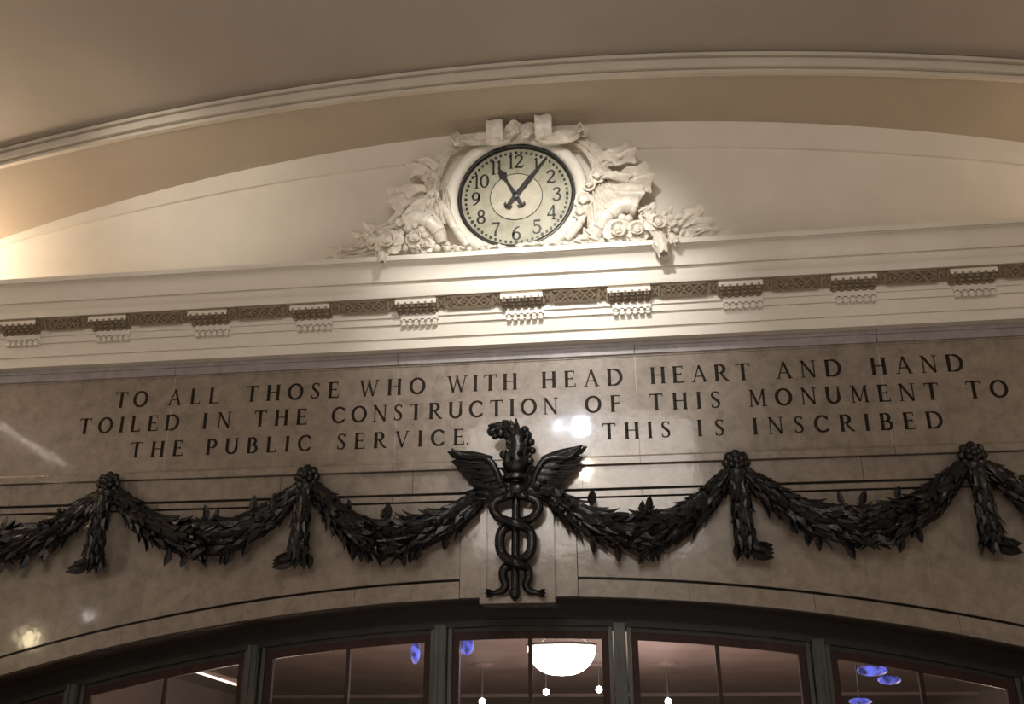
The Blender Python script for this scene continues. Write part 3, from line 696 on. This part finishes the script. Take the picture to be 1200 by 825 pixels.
# ribbon bow over the ring
drape([(600, 160, -.16), (580, 163, -.24), (552, 163, -.26), (530, 160, -.22)], [.10, .13, .12, .07], 'ribbon_tail', ripple=.018, nr=3)
drape([(531, 155, -.20), (537, 164, -.26), (546, 168, -.22)], [.08, .13, .05], 'ribbon_tail')
drape([(628, 160, -.16), (645, 162, -.24), (665, 159, -.28), (684, 147, -.22)], [.10, .15, .16, .11], 'ribbon_tail', ripple=.02, nr=3)
drape([(675, 150, -.22), (684, 152, -.30), (683, 158, -.22)], [.09, .12, .05], 'ribbon_tail')
for x0, x1, yt, yb in ((571, 590, 144, 166), (628, 647, 138, 163)):     # standing loops
    xm = (x0+x1)/2
    m = MB(); a = A(xm, yb, -.2); top = A(xm, yt, -.2); hgt = top.z-a.z
    pts = [a+Vector((0, lerp(0, -.16, math.sin(PI*t)) if t < 1 else 0, hgt*math.sin(PI*t/1.0) if False else 0)) for t in (0,)]
    loop = [a+Vector((0, .04, 0)), a+Vector((0, .05, hgt*.7)), a+Vector((0, 0, hgt)), a+Vector((0, -.09, hgt*.92)), a+Vector((0, -.11, hgt*.5)), a+Vector((0, -.06, .02)), a+Vector((0, 0, -.01))]
    m.ribbon(bez(loop, 18), .175, (1, 0, 0) if False else (0.0001, -1, .3), .022, .004, 2, 6)
    # explicit flat-topped loop: width along x
    m = MB(); q = bez(loop, 18); N_ = len(q); w_ = .088
    vs = []
    for p in q:
        for s in linsp(-1, 1, 4): vs.append(p+Vector((s*w_, 0, .012*math.sin(s*4))))
    for p in q:
        c0 = a+Vector((0, -.03, hgt*.5))
        dd = (c0-p).normalized()*.022
        for s in linsp(-1, 1, 4): vs.append(p+dd+Vector((s*w_, 0, .012*math.sin(s*4))))
    mm = 5; T_ = N_*mm; fs = []
    for i in range(N_-1):
        for j in range(4):
            o_ = i*mm+j; fs += [(o_, o_+1, o_+mm+1, o_+mm), (T_+o_, T_+o_+mm, T_+o_+mm+1, T_+o_+1)]
        fs += [(i*mm, i*mm+mm, T_+i*mm+mm, T_+i*mm), (i*mm+4, T_+i*mm+4, T_+i*mm+mm+4, i*mm+mm+4)]
    m.add(vs, fs); m.build('ribbon_loop', M['orn'], sur, smooth=True)
drape([(588, 160, -.18), (598, 152, -.26), (606, 149, -.27), (616, 151, -.22)], [.09, .17, .17, .08], 'ribbon_knot', ripple=.022, nr=3)
drape([(606, 163, -.18), (614, 155, -.27), (624, 150, -.25), (632, 156, -.2)], [.08, .15, .14, .08], 'ribbon_knot', ripple=.022, nr=3)
# bands of drapery following the ring on both sides
for pts, wd in (([(545, 166, -.12), (528, 175, -.16), (515, 190, -.14), (510, 208, -.12)], [.08, .12, .15, .14]),
                ([(672, 163, -.12), (688, 173, -.17), (700, 190, -.17), (703, 208, -.14)], [.08, .12, .15, .14]),
                ([(676, 160, -.15), (690, 170, -.20), (704, 182, -.20), (712, 196, -.15)], [.05, .09, .12, .10])):
    drape(pts, wd, 'drapery', ripple=.02, nr=3, n=18)
# fluttering ruffled ends left and right
def ruffle(pts, wd, waves=3, wave=.03, Y=-.12):
    P_ = bez([A(x, y, Y-.03*i) for i, (x, y) in enumerate(pts)], 18); n = len(P_)-1; top = []; bot = []; nv = 14
    for i, p in enumerate(P_):
        t = i/n; d = (P_[min(i+1, n)]-P_[max(i-1, 0)]).normalized(); sd = d.cross(FR).normalized(); w_ = lerp(wd[0], wd[1], t)*(1+.10*math.sin(t*14))
        for j in range(nv+1):
            v = 2*j/nv-1; q = p+sd*v*w_/2+d*(.016*t*math.cos(v*7)+.06*t*(1-v*v))+FR*(wave*1.3*(.3+t)*math.sin(v*waves*.62*PI+t*1.5)+.05*math.sin(t*PI))
            top.append(q); bot.append(q-FR*.022)
    m_ = nv+1; N_ = len(top); fs = []
    for i in range(n):
        for j in range(nv):
            o = i*m_+j; fs.append((o, o+m_, o+m_+1, o+1)); fs.append((N_+o, N_+o+1, N_+o+m_+1, N_+o+m_))
    rim = [j for j in range(m_)]+[i*m_+nv for i in range(1, n+1)]+[n*m_+j for j in range(nv-1, -1, -1)]+[i*m_ for i in range(n-1, 0, -1)]
    fs += [(rim[k], rim[(k+1) % len(rim)], N_+rim[(k+1) % len(rim)], N_+rim[k]) for k in range(len(rim))]
    m = MB(); m.add(top+bot, fs); return m.build('drapery_end', M['orn'], sur, smooth=True)
ruffle([(512, 212), (502, 204), (494, 199), (485, 196)], (.10, .24), 2, .025)
ruffle([(512, 198), (505, 192), (497, 190)], (.08, .16), 2, .02, -.16)
ruffle([(508, 226), (495, 226), (480, 230), (462, 236)], (.12, .36), 2.5, .03)
ruffle([(505, 236), (494, 240), (482, 248)], (.12, .26), 2, .025, -.15)
ruffle([(500, 222), (490, 222), (478, 224)], (.06, .13), 1.5, .02, -.2)
ruffle([(698, 198), (712, 190), (726, 184), (738, 178)], (.10, .24), 2, .025)
ruffle([(702, 186), (712, 184), (722, 184)], (.08, .16), 2, .02, -.16)
ruffle([(706, 212), (724, 214), (740, 212), (758, 208)], (.12, .34), 2.5, .03)
ruffle([(710, 222), (724, 226), (738, 228), (748, 228)], (.12, .26), 2, .025, -.15)
ruffle([(704, 206), (718, 207), (734, 207)], (.06, .12), 1.5, .02, -.2)
# long folds hanging from the ruffles to the cornucopias
for x0, y0, x1, y1, wd in ((512, 205, 494, 258, .13), (508, 222, 514, 262, .12), (498, 235, 488, 262, .10), (520, 215, 522, 262, .10), (503, 200, 497, 230, .08),
                           (702, 208, 722, 252, .14), (712, 215, 732, 240, .12), (696, 214, 704, 262, .12), (690, 225, 694, 270, .10), (700, 190, 718, 212, .08)):
    drape([(x0, y0, -.12), ((x0+x1)/2+2, (y0+y1)/2, -.20), (x1, y1, -.15)], [wd*.6, wd, wd*1.1], 'drapery_fold', ripple=.02, nr=3, n=12)
# rolled bands on the lower ring sides
for p, q in (((521, 244), (533, 268)), ((533, 268), (548, 288)), ((516, 238), (526, 252)), ((687, 240), (680, 262)), ((680, 262), (664, 281))):
    a, c = A(*p, -.17), A(*q, -.17); m = MB()
    m.tube([a, a.lerp(c, .1), a.lerp(c, .5), a.lerp(c, .9), c], [.03, .042, .045, .042, .03], 10); m.build('rolled_band', M['orn'], sur, smooth=True)
flower('flower', 684, 234, .10, -.2, 6); flower('flower', 680, 248, .08, -.2, 6); flower('flower', 700, 205, .09, -.2, 6)
flower('flower', 507, 228, .07, -.2, 6); flower('flower', 500, 206, .07, -.18, 6); flower('flower', 690, 216, .07, -.2, 6)
# cornucopias
def horn(pts, r0, r1, wraps, lab=None):
    P_ = bez([A(*p) for p in pts], 20); n = len(P_); m = MB()
    m.tube(P_, [lerp(r0, r1, (i/(n-1))**.8)*(1+.05*math.sin(i*1.3)) for i in range(n)], 14)
    o = m.build('cornucopia', M['orn'], sur, smooth=True)
    m = MB(); k = 0
    for t in wraps:
        i = int(t*(n-1)); d = (P_[min(i+1, n-1)]-P_[max(i-1, 0)]).normalized(); R_ = lerp(r0, r1, t**.8)*1.14
        m.tube([P_[i]-d*.015, P_[i]+d*.015], R_, 14)
    m.build('horn_band', M['orn'], o, smooth=True)
horn([(517, 284, -.18), (512, 270, -.24), (501, 260, -.28), (488, 257, -.28), (476, 262, -.26)], .055, .10, (.25, .5, .95))
horn([(521, 288, -.14), (518, 268, -.16), (505, 251, -.18), (488, 247, -.18), (468, 250, -.16), (457, 262, -.14)], .03, .035, (.4, .7))
horn([(697, 284, -.18), (704, 266, -.24), (716, 250, -.28), (732, 241, -.28), (746, 244, -.26)], .055, .10, (.25, .5, .95))
horn([(690, 280, -.14), (698, 258, -.16), (712, 242, -.18), (730, 234, -.18), (742, 236, -.16)], .03, .035, (.4, .7))
# fruit and flowers, left cluster
flower('rose', 456, 284, .14, -.42, 8, (-.1, .1), 'large open rose at the left end')
flower('rose', 487, 279, .10, -.30, 7); flower('rose', 500, 287, .08, -.30, 6)
flower('flower', 437, 283, .085, -.30, 6); flower('flower', 470, 262, .08, -.28, 6); flower('flower', 424, 288, .07, -.26, 6)
for x, y, r in ((478, 268, .045), (470, 274, .035), (486, 265, .035), (494, 270, .045), (474, 291, .04), (512, 291, .04), (524, 292, .035), (498, 276, .04), (446, 272, .04), (536, 293, .03), (444, 298, .04), (430, 276, .035)):
    fruit(x, y, r, -.31)
for x, y, dx, dy, L, W in ((425, 296, -34, 8, .36, .12), (420, 290, -30, 0, .30, .10), (430, 280, -16, -8, .22, .10), (436, 275, -8, -14, .22, .10), (440, 296, -20, 8, .22, .12), (448, 270, -12, -6, .18, .12), (462, 262, -14, 4, .22, .12),
                          (412, 297, -24, 4, .22, .08), (475, 258, -16, 6, .22, .12), (402, 298, -16, -8, .15, .05), (468, 292, -10, 6, .16, .12), (450, 296, 14, 5, .18, .12), (480, 290, 16, 3, .2, .1), (520, 290, 12, 2, .2, .09)):
    leafy(x, y, dx, dy, L, W, -.27, 3, .3, .5)
for k in range(7):
    drape([(424-3*k, 294, -.22), (410-3*k, 286+2*k, -.28), (394-2*k, 296+k, -.26)], [.018, .022, .008], 'fern_sprig', ripple=0, thick=.012, n=8)
drape([(440, 282, -.28), (432, 270, -.32), (424, 276, -.3), (416, 280, -.26)], [.02, .022, .008], 'fern_sprig', ripple=0, thick=.012, n=8)
bud(447, 296, .065, 1, 16, -.54, 2.2)
# right cluster
flower('rose', 724, 271, .13, -.38, 8, (.1, 0), 'large round rose inside the right cornucopia'); flower('rose', 747, 270, .11, -.38, 7)
flower('flower', 758, 252, .08, -.30, 6); flower('rose', 771, 263, .12, -.42, 7, (.2, .1)); flower('flower', 806, 277, .10, -.34, 5, label='small five-petalled flower'); flower('flower', 788, 262, .07, -.32, 6)
for x, y, r in ((729, 256, .045), (737, 257, .045), (735, 264, .03), (754, 278, .04), (714, 280, .04), (762, 274, .04), (793, 270, .03), (752, 260, .035), (706, 283, .035), (742, 280, .03)):
    fruit(x, y, r, -.32)
bud(772, 278, .135, 6, 20, -.50, 1.75, 'lily', 5)
bud(786, 276, .08, 12, 14, -.48, 1.7, 'lily', 4)
for x, y, dx, dy, L, W in ((755, 252, 10, -12, .20, .14), (760, 258, 22, -4, .30, .16), (785, 262, 18, -10, .26, .16), (796, 265, 18, -18, .38, .26), (800, 268, 20, -8, .36, .24), (812, 272, 26, -4, .30, .14), (815, 276, 22, -8, .30, .14), (748, 248, 14, -4, .2, .12),
                          (742, 284, 12, 3, .2, .1), (790, 276, 12, 8, .2, .14), (776, 258, 8, -12, .2, .12), (700, 282, -14, -4, .22, .12), (690, 280, -20, 4, .22, .12), (684, 268, 12, 12, .25, .14), (672, 282, 16, 6, .2, .1), (712, 286, 14, 1, .2, .08)):
    leafy(x, y, dx, dy, L, W, -.30, 3, .3, .6)
# scroll leaves along the foot of the ring
for x, dx, L in ((640, -22, .26), (625, -20, .2), (655, -20, .24), (560, 20, .22), (545, -22, .25), (650, 18, .22), (668, 20, .24), (575, 18, .18)):
    leafy(x, 291-(x-560)*.045, dx, -2, L, .10, -.27, 3, .3, .8)
for x in (535, 550, 566, 640, 656): fruit(x, 292-(x-560)*.045, .032, -.27)

# ================================================================ BRONZE SWAGS
def leaf_proto(name, W, curl, cup):
    m = MB(); m.leaf((0, 0, 0), (1, 0, 0), (0, 0, 1), 1, W, curl=curl, cup=cup, nu=5, nv=2, thick=.03, prof=lambda u: math.sin(PI*min(1, .06+.94*u**.85))**.9)
    return m.mesh(name, M['bronze'], smooth=False)
PROTO = [leaf_proto('laurel_leaf_mesh', .46, .30, .28), leaf_proto('laurel_leaf_mesh', .40, -.5, .30), leaf_proto('laurel_leaf_mesh', .52, -.2, .32)]
def put_leaf(parent, p, d, n, L, name='leaf'):
    d = d.normalized(); n = (n-d*n.dot(d)).normalized(); s = n.cross(d)
    o = bpy.data.objects.new(name, random.choice(PROTO)); S.collection.objects.link(o); o.parent = parent
    q = p-WLOC[parent.name]
    o.matrix_local = Matrix(((d.x*L, s.x*L, n.x*L, q.x), (d.y*L, s.y*L, n.y*L, q.y), (d.z*L, s.z*L, n.z*L, q.z), (0, 0, 0, 1)))
    return o
def swag(xa, za, xb, zb, xm, zm, rmax, label, rend=.08):
    base = Vector((xm, -.02, zm))
    t = empty('laurel_swag', base, label, 'garland', 'bronze laurel swags on the marble wall')
    ctrl = [Vector((xa, -.13, za)), Vector((lerp(xa, xm, .45), -.15, lerp(za, zm, .72))), Vector((xm, -.17, zm)), Vector((lerp(xb, xm, .45), -.15, lerp(zb, zm, .72))), Vector((xb, -.13, zb))]
    P_ = bez(ctrl, 28); n = len(P_)-1
    rad = [lerp(rend, rmax, math.sin(PI*i/n)**.72) for i in range(n+1)]
    m = MB(); m.tube(P_, [r*.66 for r in rad], 10); m.build('core', M['bronze'], t, smooth=True)
    rings = 27
    for k in range(rings):
        u = (k+.5)/rings; f = u*n; i = int(f); p = P_[i].lerp(P_[min(i+1, n)], f-i); r = lerp(rad[i], rad[min(i+1, n)], f-i)
        tan = (P_[min(i+1, n)]-P_[max(i-1, 0)]).normalized()
        if u > .5: tan = -tan
        a1 = tan.cross(FR).normalized(); a2 = FR
        cnt = 9
        for j in range(cnt):
            th = lerp(-1.85, 1.85, (j+.5*(k % 2))/(cnt-.5))+random.uniform(-.1, .1)
            rd = (a2*math.cos(th)+a1*math.sin(th)).normalized()
            L = lerp(.12, .175, math.sin(PI*u))*random.uniform(.85, 1.15)
            q = p+rd*r*.76
            if q.y > -.03: q.y = -.03
            put_leaf(t, q, tan*1.0+(rd*random.uniform(.16, .46)+a1*random.uniform(-.22, .22))*lerp(.35, 1, math.sin(PI*u)), rd, L)
    for k in range(11):      # stray leaves sticking out, up and down
        u = random.uniform(.22, .78) if k else .5; f = u*n; i = int(f); p = P_[i]; r = rad[i]
        up = 1 if k % 4 == 0 else -1
        d = Vector((random.uniform(-.35, .35)+(.5-u)*.8*(1 if up < 0 else -1), -.1, up))
        put_leaf(t, p+Vector((0, -.04, up*r*.8)), d, FR, random.uniform(.12, .16))
    for k in range(12):
        u = random.uniform(.1, .9); i = int(u*n); p = P_[i]; th = random.uniform(-1, 1); r = rad[i]
        q = p+(FR*math.cos(th)+UP*math.sin(th))*(r*1.02)
        MB().ball(q, .022, 7, 5).build('berry', M['bronze'], t, smooth=True)
swag(-6.0, 2.02, -4.0, 1.98, -4.98, 1.475, .195, 'dark bronze laurel swag at the left edge, cut off by the frame')
swag(-3.93, 1.98, -2.02, 1.98, -2.92, 1.49, .20, 'dark bronze laurel swag hanging between the two tassels left of the winged staff')
swag(-1.93, 1.98, -.20, 1.92, -1.17, 1.46, .195, 'dark bronze laurel swag running up to the winged staff from the left')
swag(.20, 1.92, 1.93, 1.98, 1.12, 1.45, .195, 'dark bronze laurel swag running up to the winged staff from the right')
swag(2.02, 1.98, 3.93, 1.98, 3.0, 1.455, .205, 'dark bronze laurel swag hanging between the two tassels right of the winged staff')
swag(4.05, 1.98, 6.0, 2.0, 5.0, 1.455, .205, 'dark bronze laurel swag at the right edge, cut off by the frame')
def drop(x, side, label):
    t = empty('laurel_drop', (x, -.02, 1.2), label, 'garland', 'hanging laurel bundles between the swags')
    P_ = bez([(x, -.14, 2.02), (x, -.20, 1.8), (x+.01*side, -.2, 1.5), (x+.02*side, -.18, 1.28)], 14); n = len(P_)-1
    rad = [lerp(.09, .125, min(1, i/n*1.5)) if i < n-1 else .07 for i in range(n+1)]
    m = MB(); m.tube(P_, [r*.62 for r in rad], 10); m.build('core', M['bronze'], t, smooth=True)
    for k in range(11):
        u = (k-.2)/10.6; f = max(0, u*n); i = int(f); p = P_[i].lerp(P_[min(i+1, n)], f-i); r = rad[i]
        for j in range(6):
            th = lerp(-1.7, 1.7, (j+.5*(k % 2))/5.5)
            rd = FR*math.cos(th)+Vector((1, 0, 0))*math.sin(th)
            q = p+rd*r*.75; q.y = min(q.y, -.03)
            put_leaf(t, q, Vector((random.uniform(-.1, .1), 0, -1))+rd*random.uniform(.05, .22), rd, random.uniform(.11, .15))
    for dx in (-.05, .02, .07): put_leaf(t, Vector((x+dx, -.16, 1.33)), Vector((dx*2, 0, -1)), FR, .15)
    # curled end turned to one side
    for k in range(4):
        put_leaf(t, Vector((x+side*.05, -.15-.02*k, 1.30-.015*k)), Vector((side, -.1, -.12-.12*k+.15)), FR, .20)
    m = MB(); m.tube(bez([(x+.02*side, -.17, 1.34), (x+.10*side, -.19, 1.29), (x+.17*side, -.18, 1.265), (x+.195*side, -.17, 1.245)], 8), [.045, .045, .038, .042, .045, .03, .02, .02, .02][:len(bez([(0,0,0),(1,0,0),(2,0,0),(3,0,0)], 8))], 8); m.build('curled_tip', M['bronze'], t, smooth=True)
    # rosette knot on top
    m = MB(); c = Vector((x, -.15, 2.045))
    m.ball(c, .085, 12, 8); m.ball(c+Vector((0, -.07, .005)), .04, 9, 6)
    for l, (R_, rb, dy) in enumerate(((.085, .046, -.01), (.052, .036, -.065))):
        for k in range(8-l*2):
            a = 2*PI*(k+.5*l)/(8-l*2); m.ball(c+Vector((R_*math.cos(a), dy, R_*math.sin(a)*.9)), rb, 8, 6, (1, .8, 1))
    m.build('rosette', M['bronze'], t, smooth=True)
    m = MB(); m.tube([(x, -.14, 1.93), (x, -.15, 1.955), (x, -.15, 1.98)], [.085, .1, .085], 12); m.build('tie_band', M['bronze'], t, smooth=True)
drop(-3.975, -1, 'dark bronze laurel bundle with a rosette, leftmost of the four')
drop(-1.985, -1, 'dark bronze laurel bundle with a rosette, nearest on the left of the winged staff')
drop(1.985, 1, 'dark bronze laurel bundle with a rosette, nearest on the right of the winged staff')
drop(3.995, 1, 'dark bronze laurel bundle with a rosette, rightmost of the four')

# ================================================================ CADUCEUS
cad = empty('caduceus', (0, -.08, .9), 'black bronze winged staff with two entwined snakes on the keystone', 'emblem')
Yc = -.20
def C_(x, y, Y=Yc): return at(x, y, Y)
a, c = C_(605, 560), C_(603.5, 697)
m = MB(); m.tube([a, c], .037, 12); m.build('staff', M['bronze'], cad, smooth=True)
m = MB(); m.tube([C_(603.5, 690), C_(603.5, 692), C_(603.4, 697), C_(603.4, 701), C_(603.3, 705)], [.03, .048, .048, .035, .005], 12); m.build('staff_tip', M['bronze'], cad, smooth=True)
def snake(s):
    cx = 604.5
    pts = [(cx-s*8, 582, Yc-.03), (cx-s*22, 586, Yc-.03), (cx-s*27, 595, Yc-.03), (cx-s*19, 607, Yc-.02), (cx, 614, Yc-.06*s-.03), (cx+s*15, 621, Yc-.02), (cx+s*19, 635, Yc-.02), (cx+s*15, 650, Yc-.02),
           (cx, 660, Yc+.06*s-.04), (cx-s*13, 666, Yc-.02), (cx-s*15, 676, Yc), (cx-s*12, 685, Yc+.02), (cx-s*16, 692, Yc+.03), (cx-s*26, 695, Yc+.03), (cx-s*31, 697, Yc+.04)]
    P_ = bez([C_(*p) for p in pts], 84); n = len(P_)-1
    rad = [.031+.014*math.sin(PI*min(1, .12+i/n*.9)) if i/n < .86 else lerp(.034, .012, (i/n-.86)/.14) for i in range(n+1)]
    m = MB(); m.tube(P_, rad, 12)
    hd = P_[0]; m.ball(hd+Vector((-.0*s, -.03, .0)), .05, 10, 7, (.8, .8, 1.3), (P_[0]-P_[2]).normalized())
    for e in (-1, 1): m.ball(hd+Vector((e*.02, -.07, .02)), .01, 6, 4)
    m.build('snake', M['bronze'], cad, smooth=True)
    m = MB(); tp = C_(cx-s*29, 695.5, Yc+.02)
    for q in (-.5, 0, .5): m.leaf(tp+Vector((.03*s, 0, 0)), Vector((-s, -.2, q*.9)), FR, .09, .04, nu=4, nv=2, thick=.01)
    m.build('snake_tail_fin', M['bronze'], cad, smooth=True)
snake(1); snake(-1)
# wings: three rows of feathers each
def wing(side):
    w = empty('wing', C_(605+side*25, 560), parent=cad)
    def W_(dx, dy, Y=Yc): return C_(605.5+side*dx, dy, Y)
    m = MB()
    m.tube(bez([W_(8, 582, Yc), W_(17, 570, Yc-.03), W_(24, 552, Yc-.05), W_(32, 540, Yc-.05), W_(45, 536, Yc-.04), W_(62, 536, Yc-.02), (W_(76, 524+(2 if side < 0 else -2), Yc-.02))], 24),
           [.03]*6+[.033]*8+[.028]*6+[.022]*3+[.012]*2, 8)
    m.build('wing_arm', M['bronze'], w, smooth=True)
    tip = 522 if side > 0 else 528
    for k in range(8):        # long primaries
        t = k/7
        root = W_(lerp(30, 16, t), lerp(541, 570, t), Yc-.02-.004*k); end = W_(lerp(81, 38, t**1.15), lerp(tip, 581, t**.8), Yc-.02+.006*k)
        m = MB(); d = end-root; m.leaf(root, d+FR*.02, FR+UP*.1, d.length*1.03, .14, curl=-.25, cup=.25, nu=8, nv=3, thick=.018, prof=lambda u: .55+.45*math.sin(PI*min(1, u+.2)) if u < .8 else math.sqrt(max(0, (1-u)/.2))*.7+.02)
        m.tube([root.lerp(end, q)+FR*.012 for q in (0, .3, .6, .9)], [.012, .01, .008, .004], 5)
        m.build('feather', M['bronze'], w, smooth=True)
    for k in range(6):        # short coverts
        t = k/5
        root = W_(lerp(30, 14, t), lerp(539, 572, t), Yc-.06); end = W_(lerp(60, 30, t), lerp(537, 578, t), Yc-.06)
        m = MB(); d = end-root; m.leaf(root, d, FR, d.length, .115, curl=-.3, cup=.3, nu=6, nv=3, thick=.016, prof=lambda u: .6+.4*math.sin(PI*min(1, u+.2)) if u < .75 else math.sqrt(max(0, (1-u)/.25))*.75+.02)
        m.build('covert', M['bronze'], w, smooth=True)
    return w
wing(-1); wing(1)
# leafy finial between the wings, its crest leaning left
fin = empty('finial', C_(605, 560, Yc), parent=cad)
m = MB()
core = bez([C_(605, 566, Yc), C_(605, 557, Yc), C_(605.5, 545, Yc-.02), C_(607, 530, Yc-.02), C_(606, 517, Yc-.03), C_(598, 507, Yc-.04), C_(588, 503, Yc-.05), C_(580, 504, Yc-.06)], 28)
m.tube(core, [.85*q for q in [.075, .085, .09, .075, .08, .1, .125, .135, .15, .152, .150, .146, .14, .135, .13, .12, .115, .11, .105, .1, .095, .09, .085, .08, .072, .065, .055, .045, .03][:len(core)]], 14)
m.build('finial_body', M['bronze'], fin, smooth=True)
for k in range(14):
    i = 2+k*2
    if i >= len(core)-1: break
    p = core[i]; tan = (core[i+1]-core[i-1]).normalized(); a1 = tan.cross(FR).normalized()
    r = (.10, .11, .12, .12, .12, .115, .105, .095, .085, .075, .06, .05, .04, .03)[k]
    for j in range(7):
        th = lerp(-1.9, 1.9, (j+.5*(k % 2))/6.5); rd = FR*math.cos(th)+a1*math.sin(th)
        m = MB(); m.leaf(p+rd*r*.8, tan+rd*random.uniform(.25, .6)+a1*random.uniform(-.3, .3), rd, random.uniform(.10, .15)*(1 if k < 9 else .75), random.uniform(.08, .11), curl=random.uniform(-1.1, .3), cup=.3, nu=6, nv=4, lobes=2, amp=.4, thick=.014)
        m.build('acanthus_leaf', M['bronze'], fin, smooth=True)
for x, y, r in ((576, 506, .045), (583, 500, .045), (592, 498, .05), (600, 501, .045), (615, 504, .042), (618, 510, .045), (608, 508, .05), (622, 518, .04), (580, 511, .035), (587, 508, .05), (596, 510, .055), (624, 528, .035), (590, 533, .04), (621, 540, .04)):
    m = MB(); m.ball(C_(x, y, Yc-.06), r, 9, 6); m.build('berry', M['bronze'], fin, smooth=True)
m = MB(); c = C_(605, 558, Yc)
m.tube([c+Vector((0, 0, -.05)), c+Vector((0, 0, -.035)), c+Vector((0, 0, .0)), c+Vector((0, 0, .02))], [.10, .125, .125, .10], 16); m.build('collar', M['bronze'], cad, smooth=True)
m = MB(); c = C_(605, 574, Yc-.03); m.ball(c, .10, 12, 8, (1.0, .7, .7)); m.build('knot', M['bronze'], cad, smooth=True)
for s_ in (-1, 1):
    for k in range(16):
        t = (k+.5)/16; q = c+Vector((s_*(.05+.26*t), .02*t, .03-.10*t+random.uniform(-.06, .06)))
        put_leaf(cad, q, Vector((s_*1.0, -.25, -.45+random.uniform(-.5, .7))), FR+UP*random.uniform(-.4, .4), random.uniform(.12, .18))
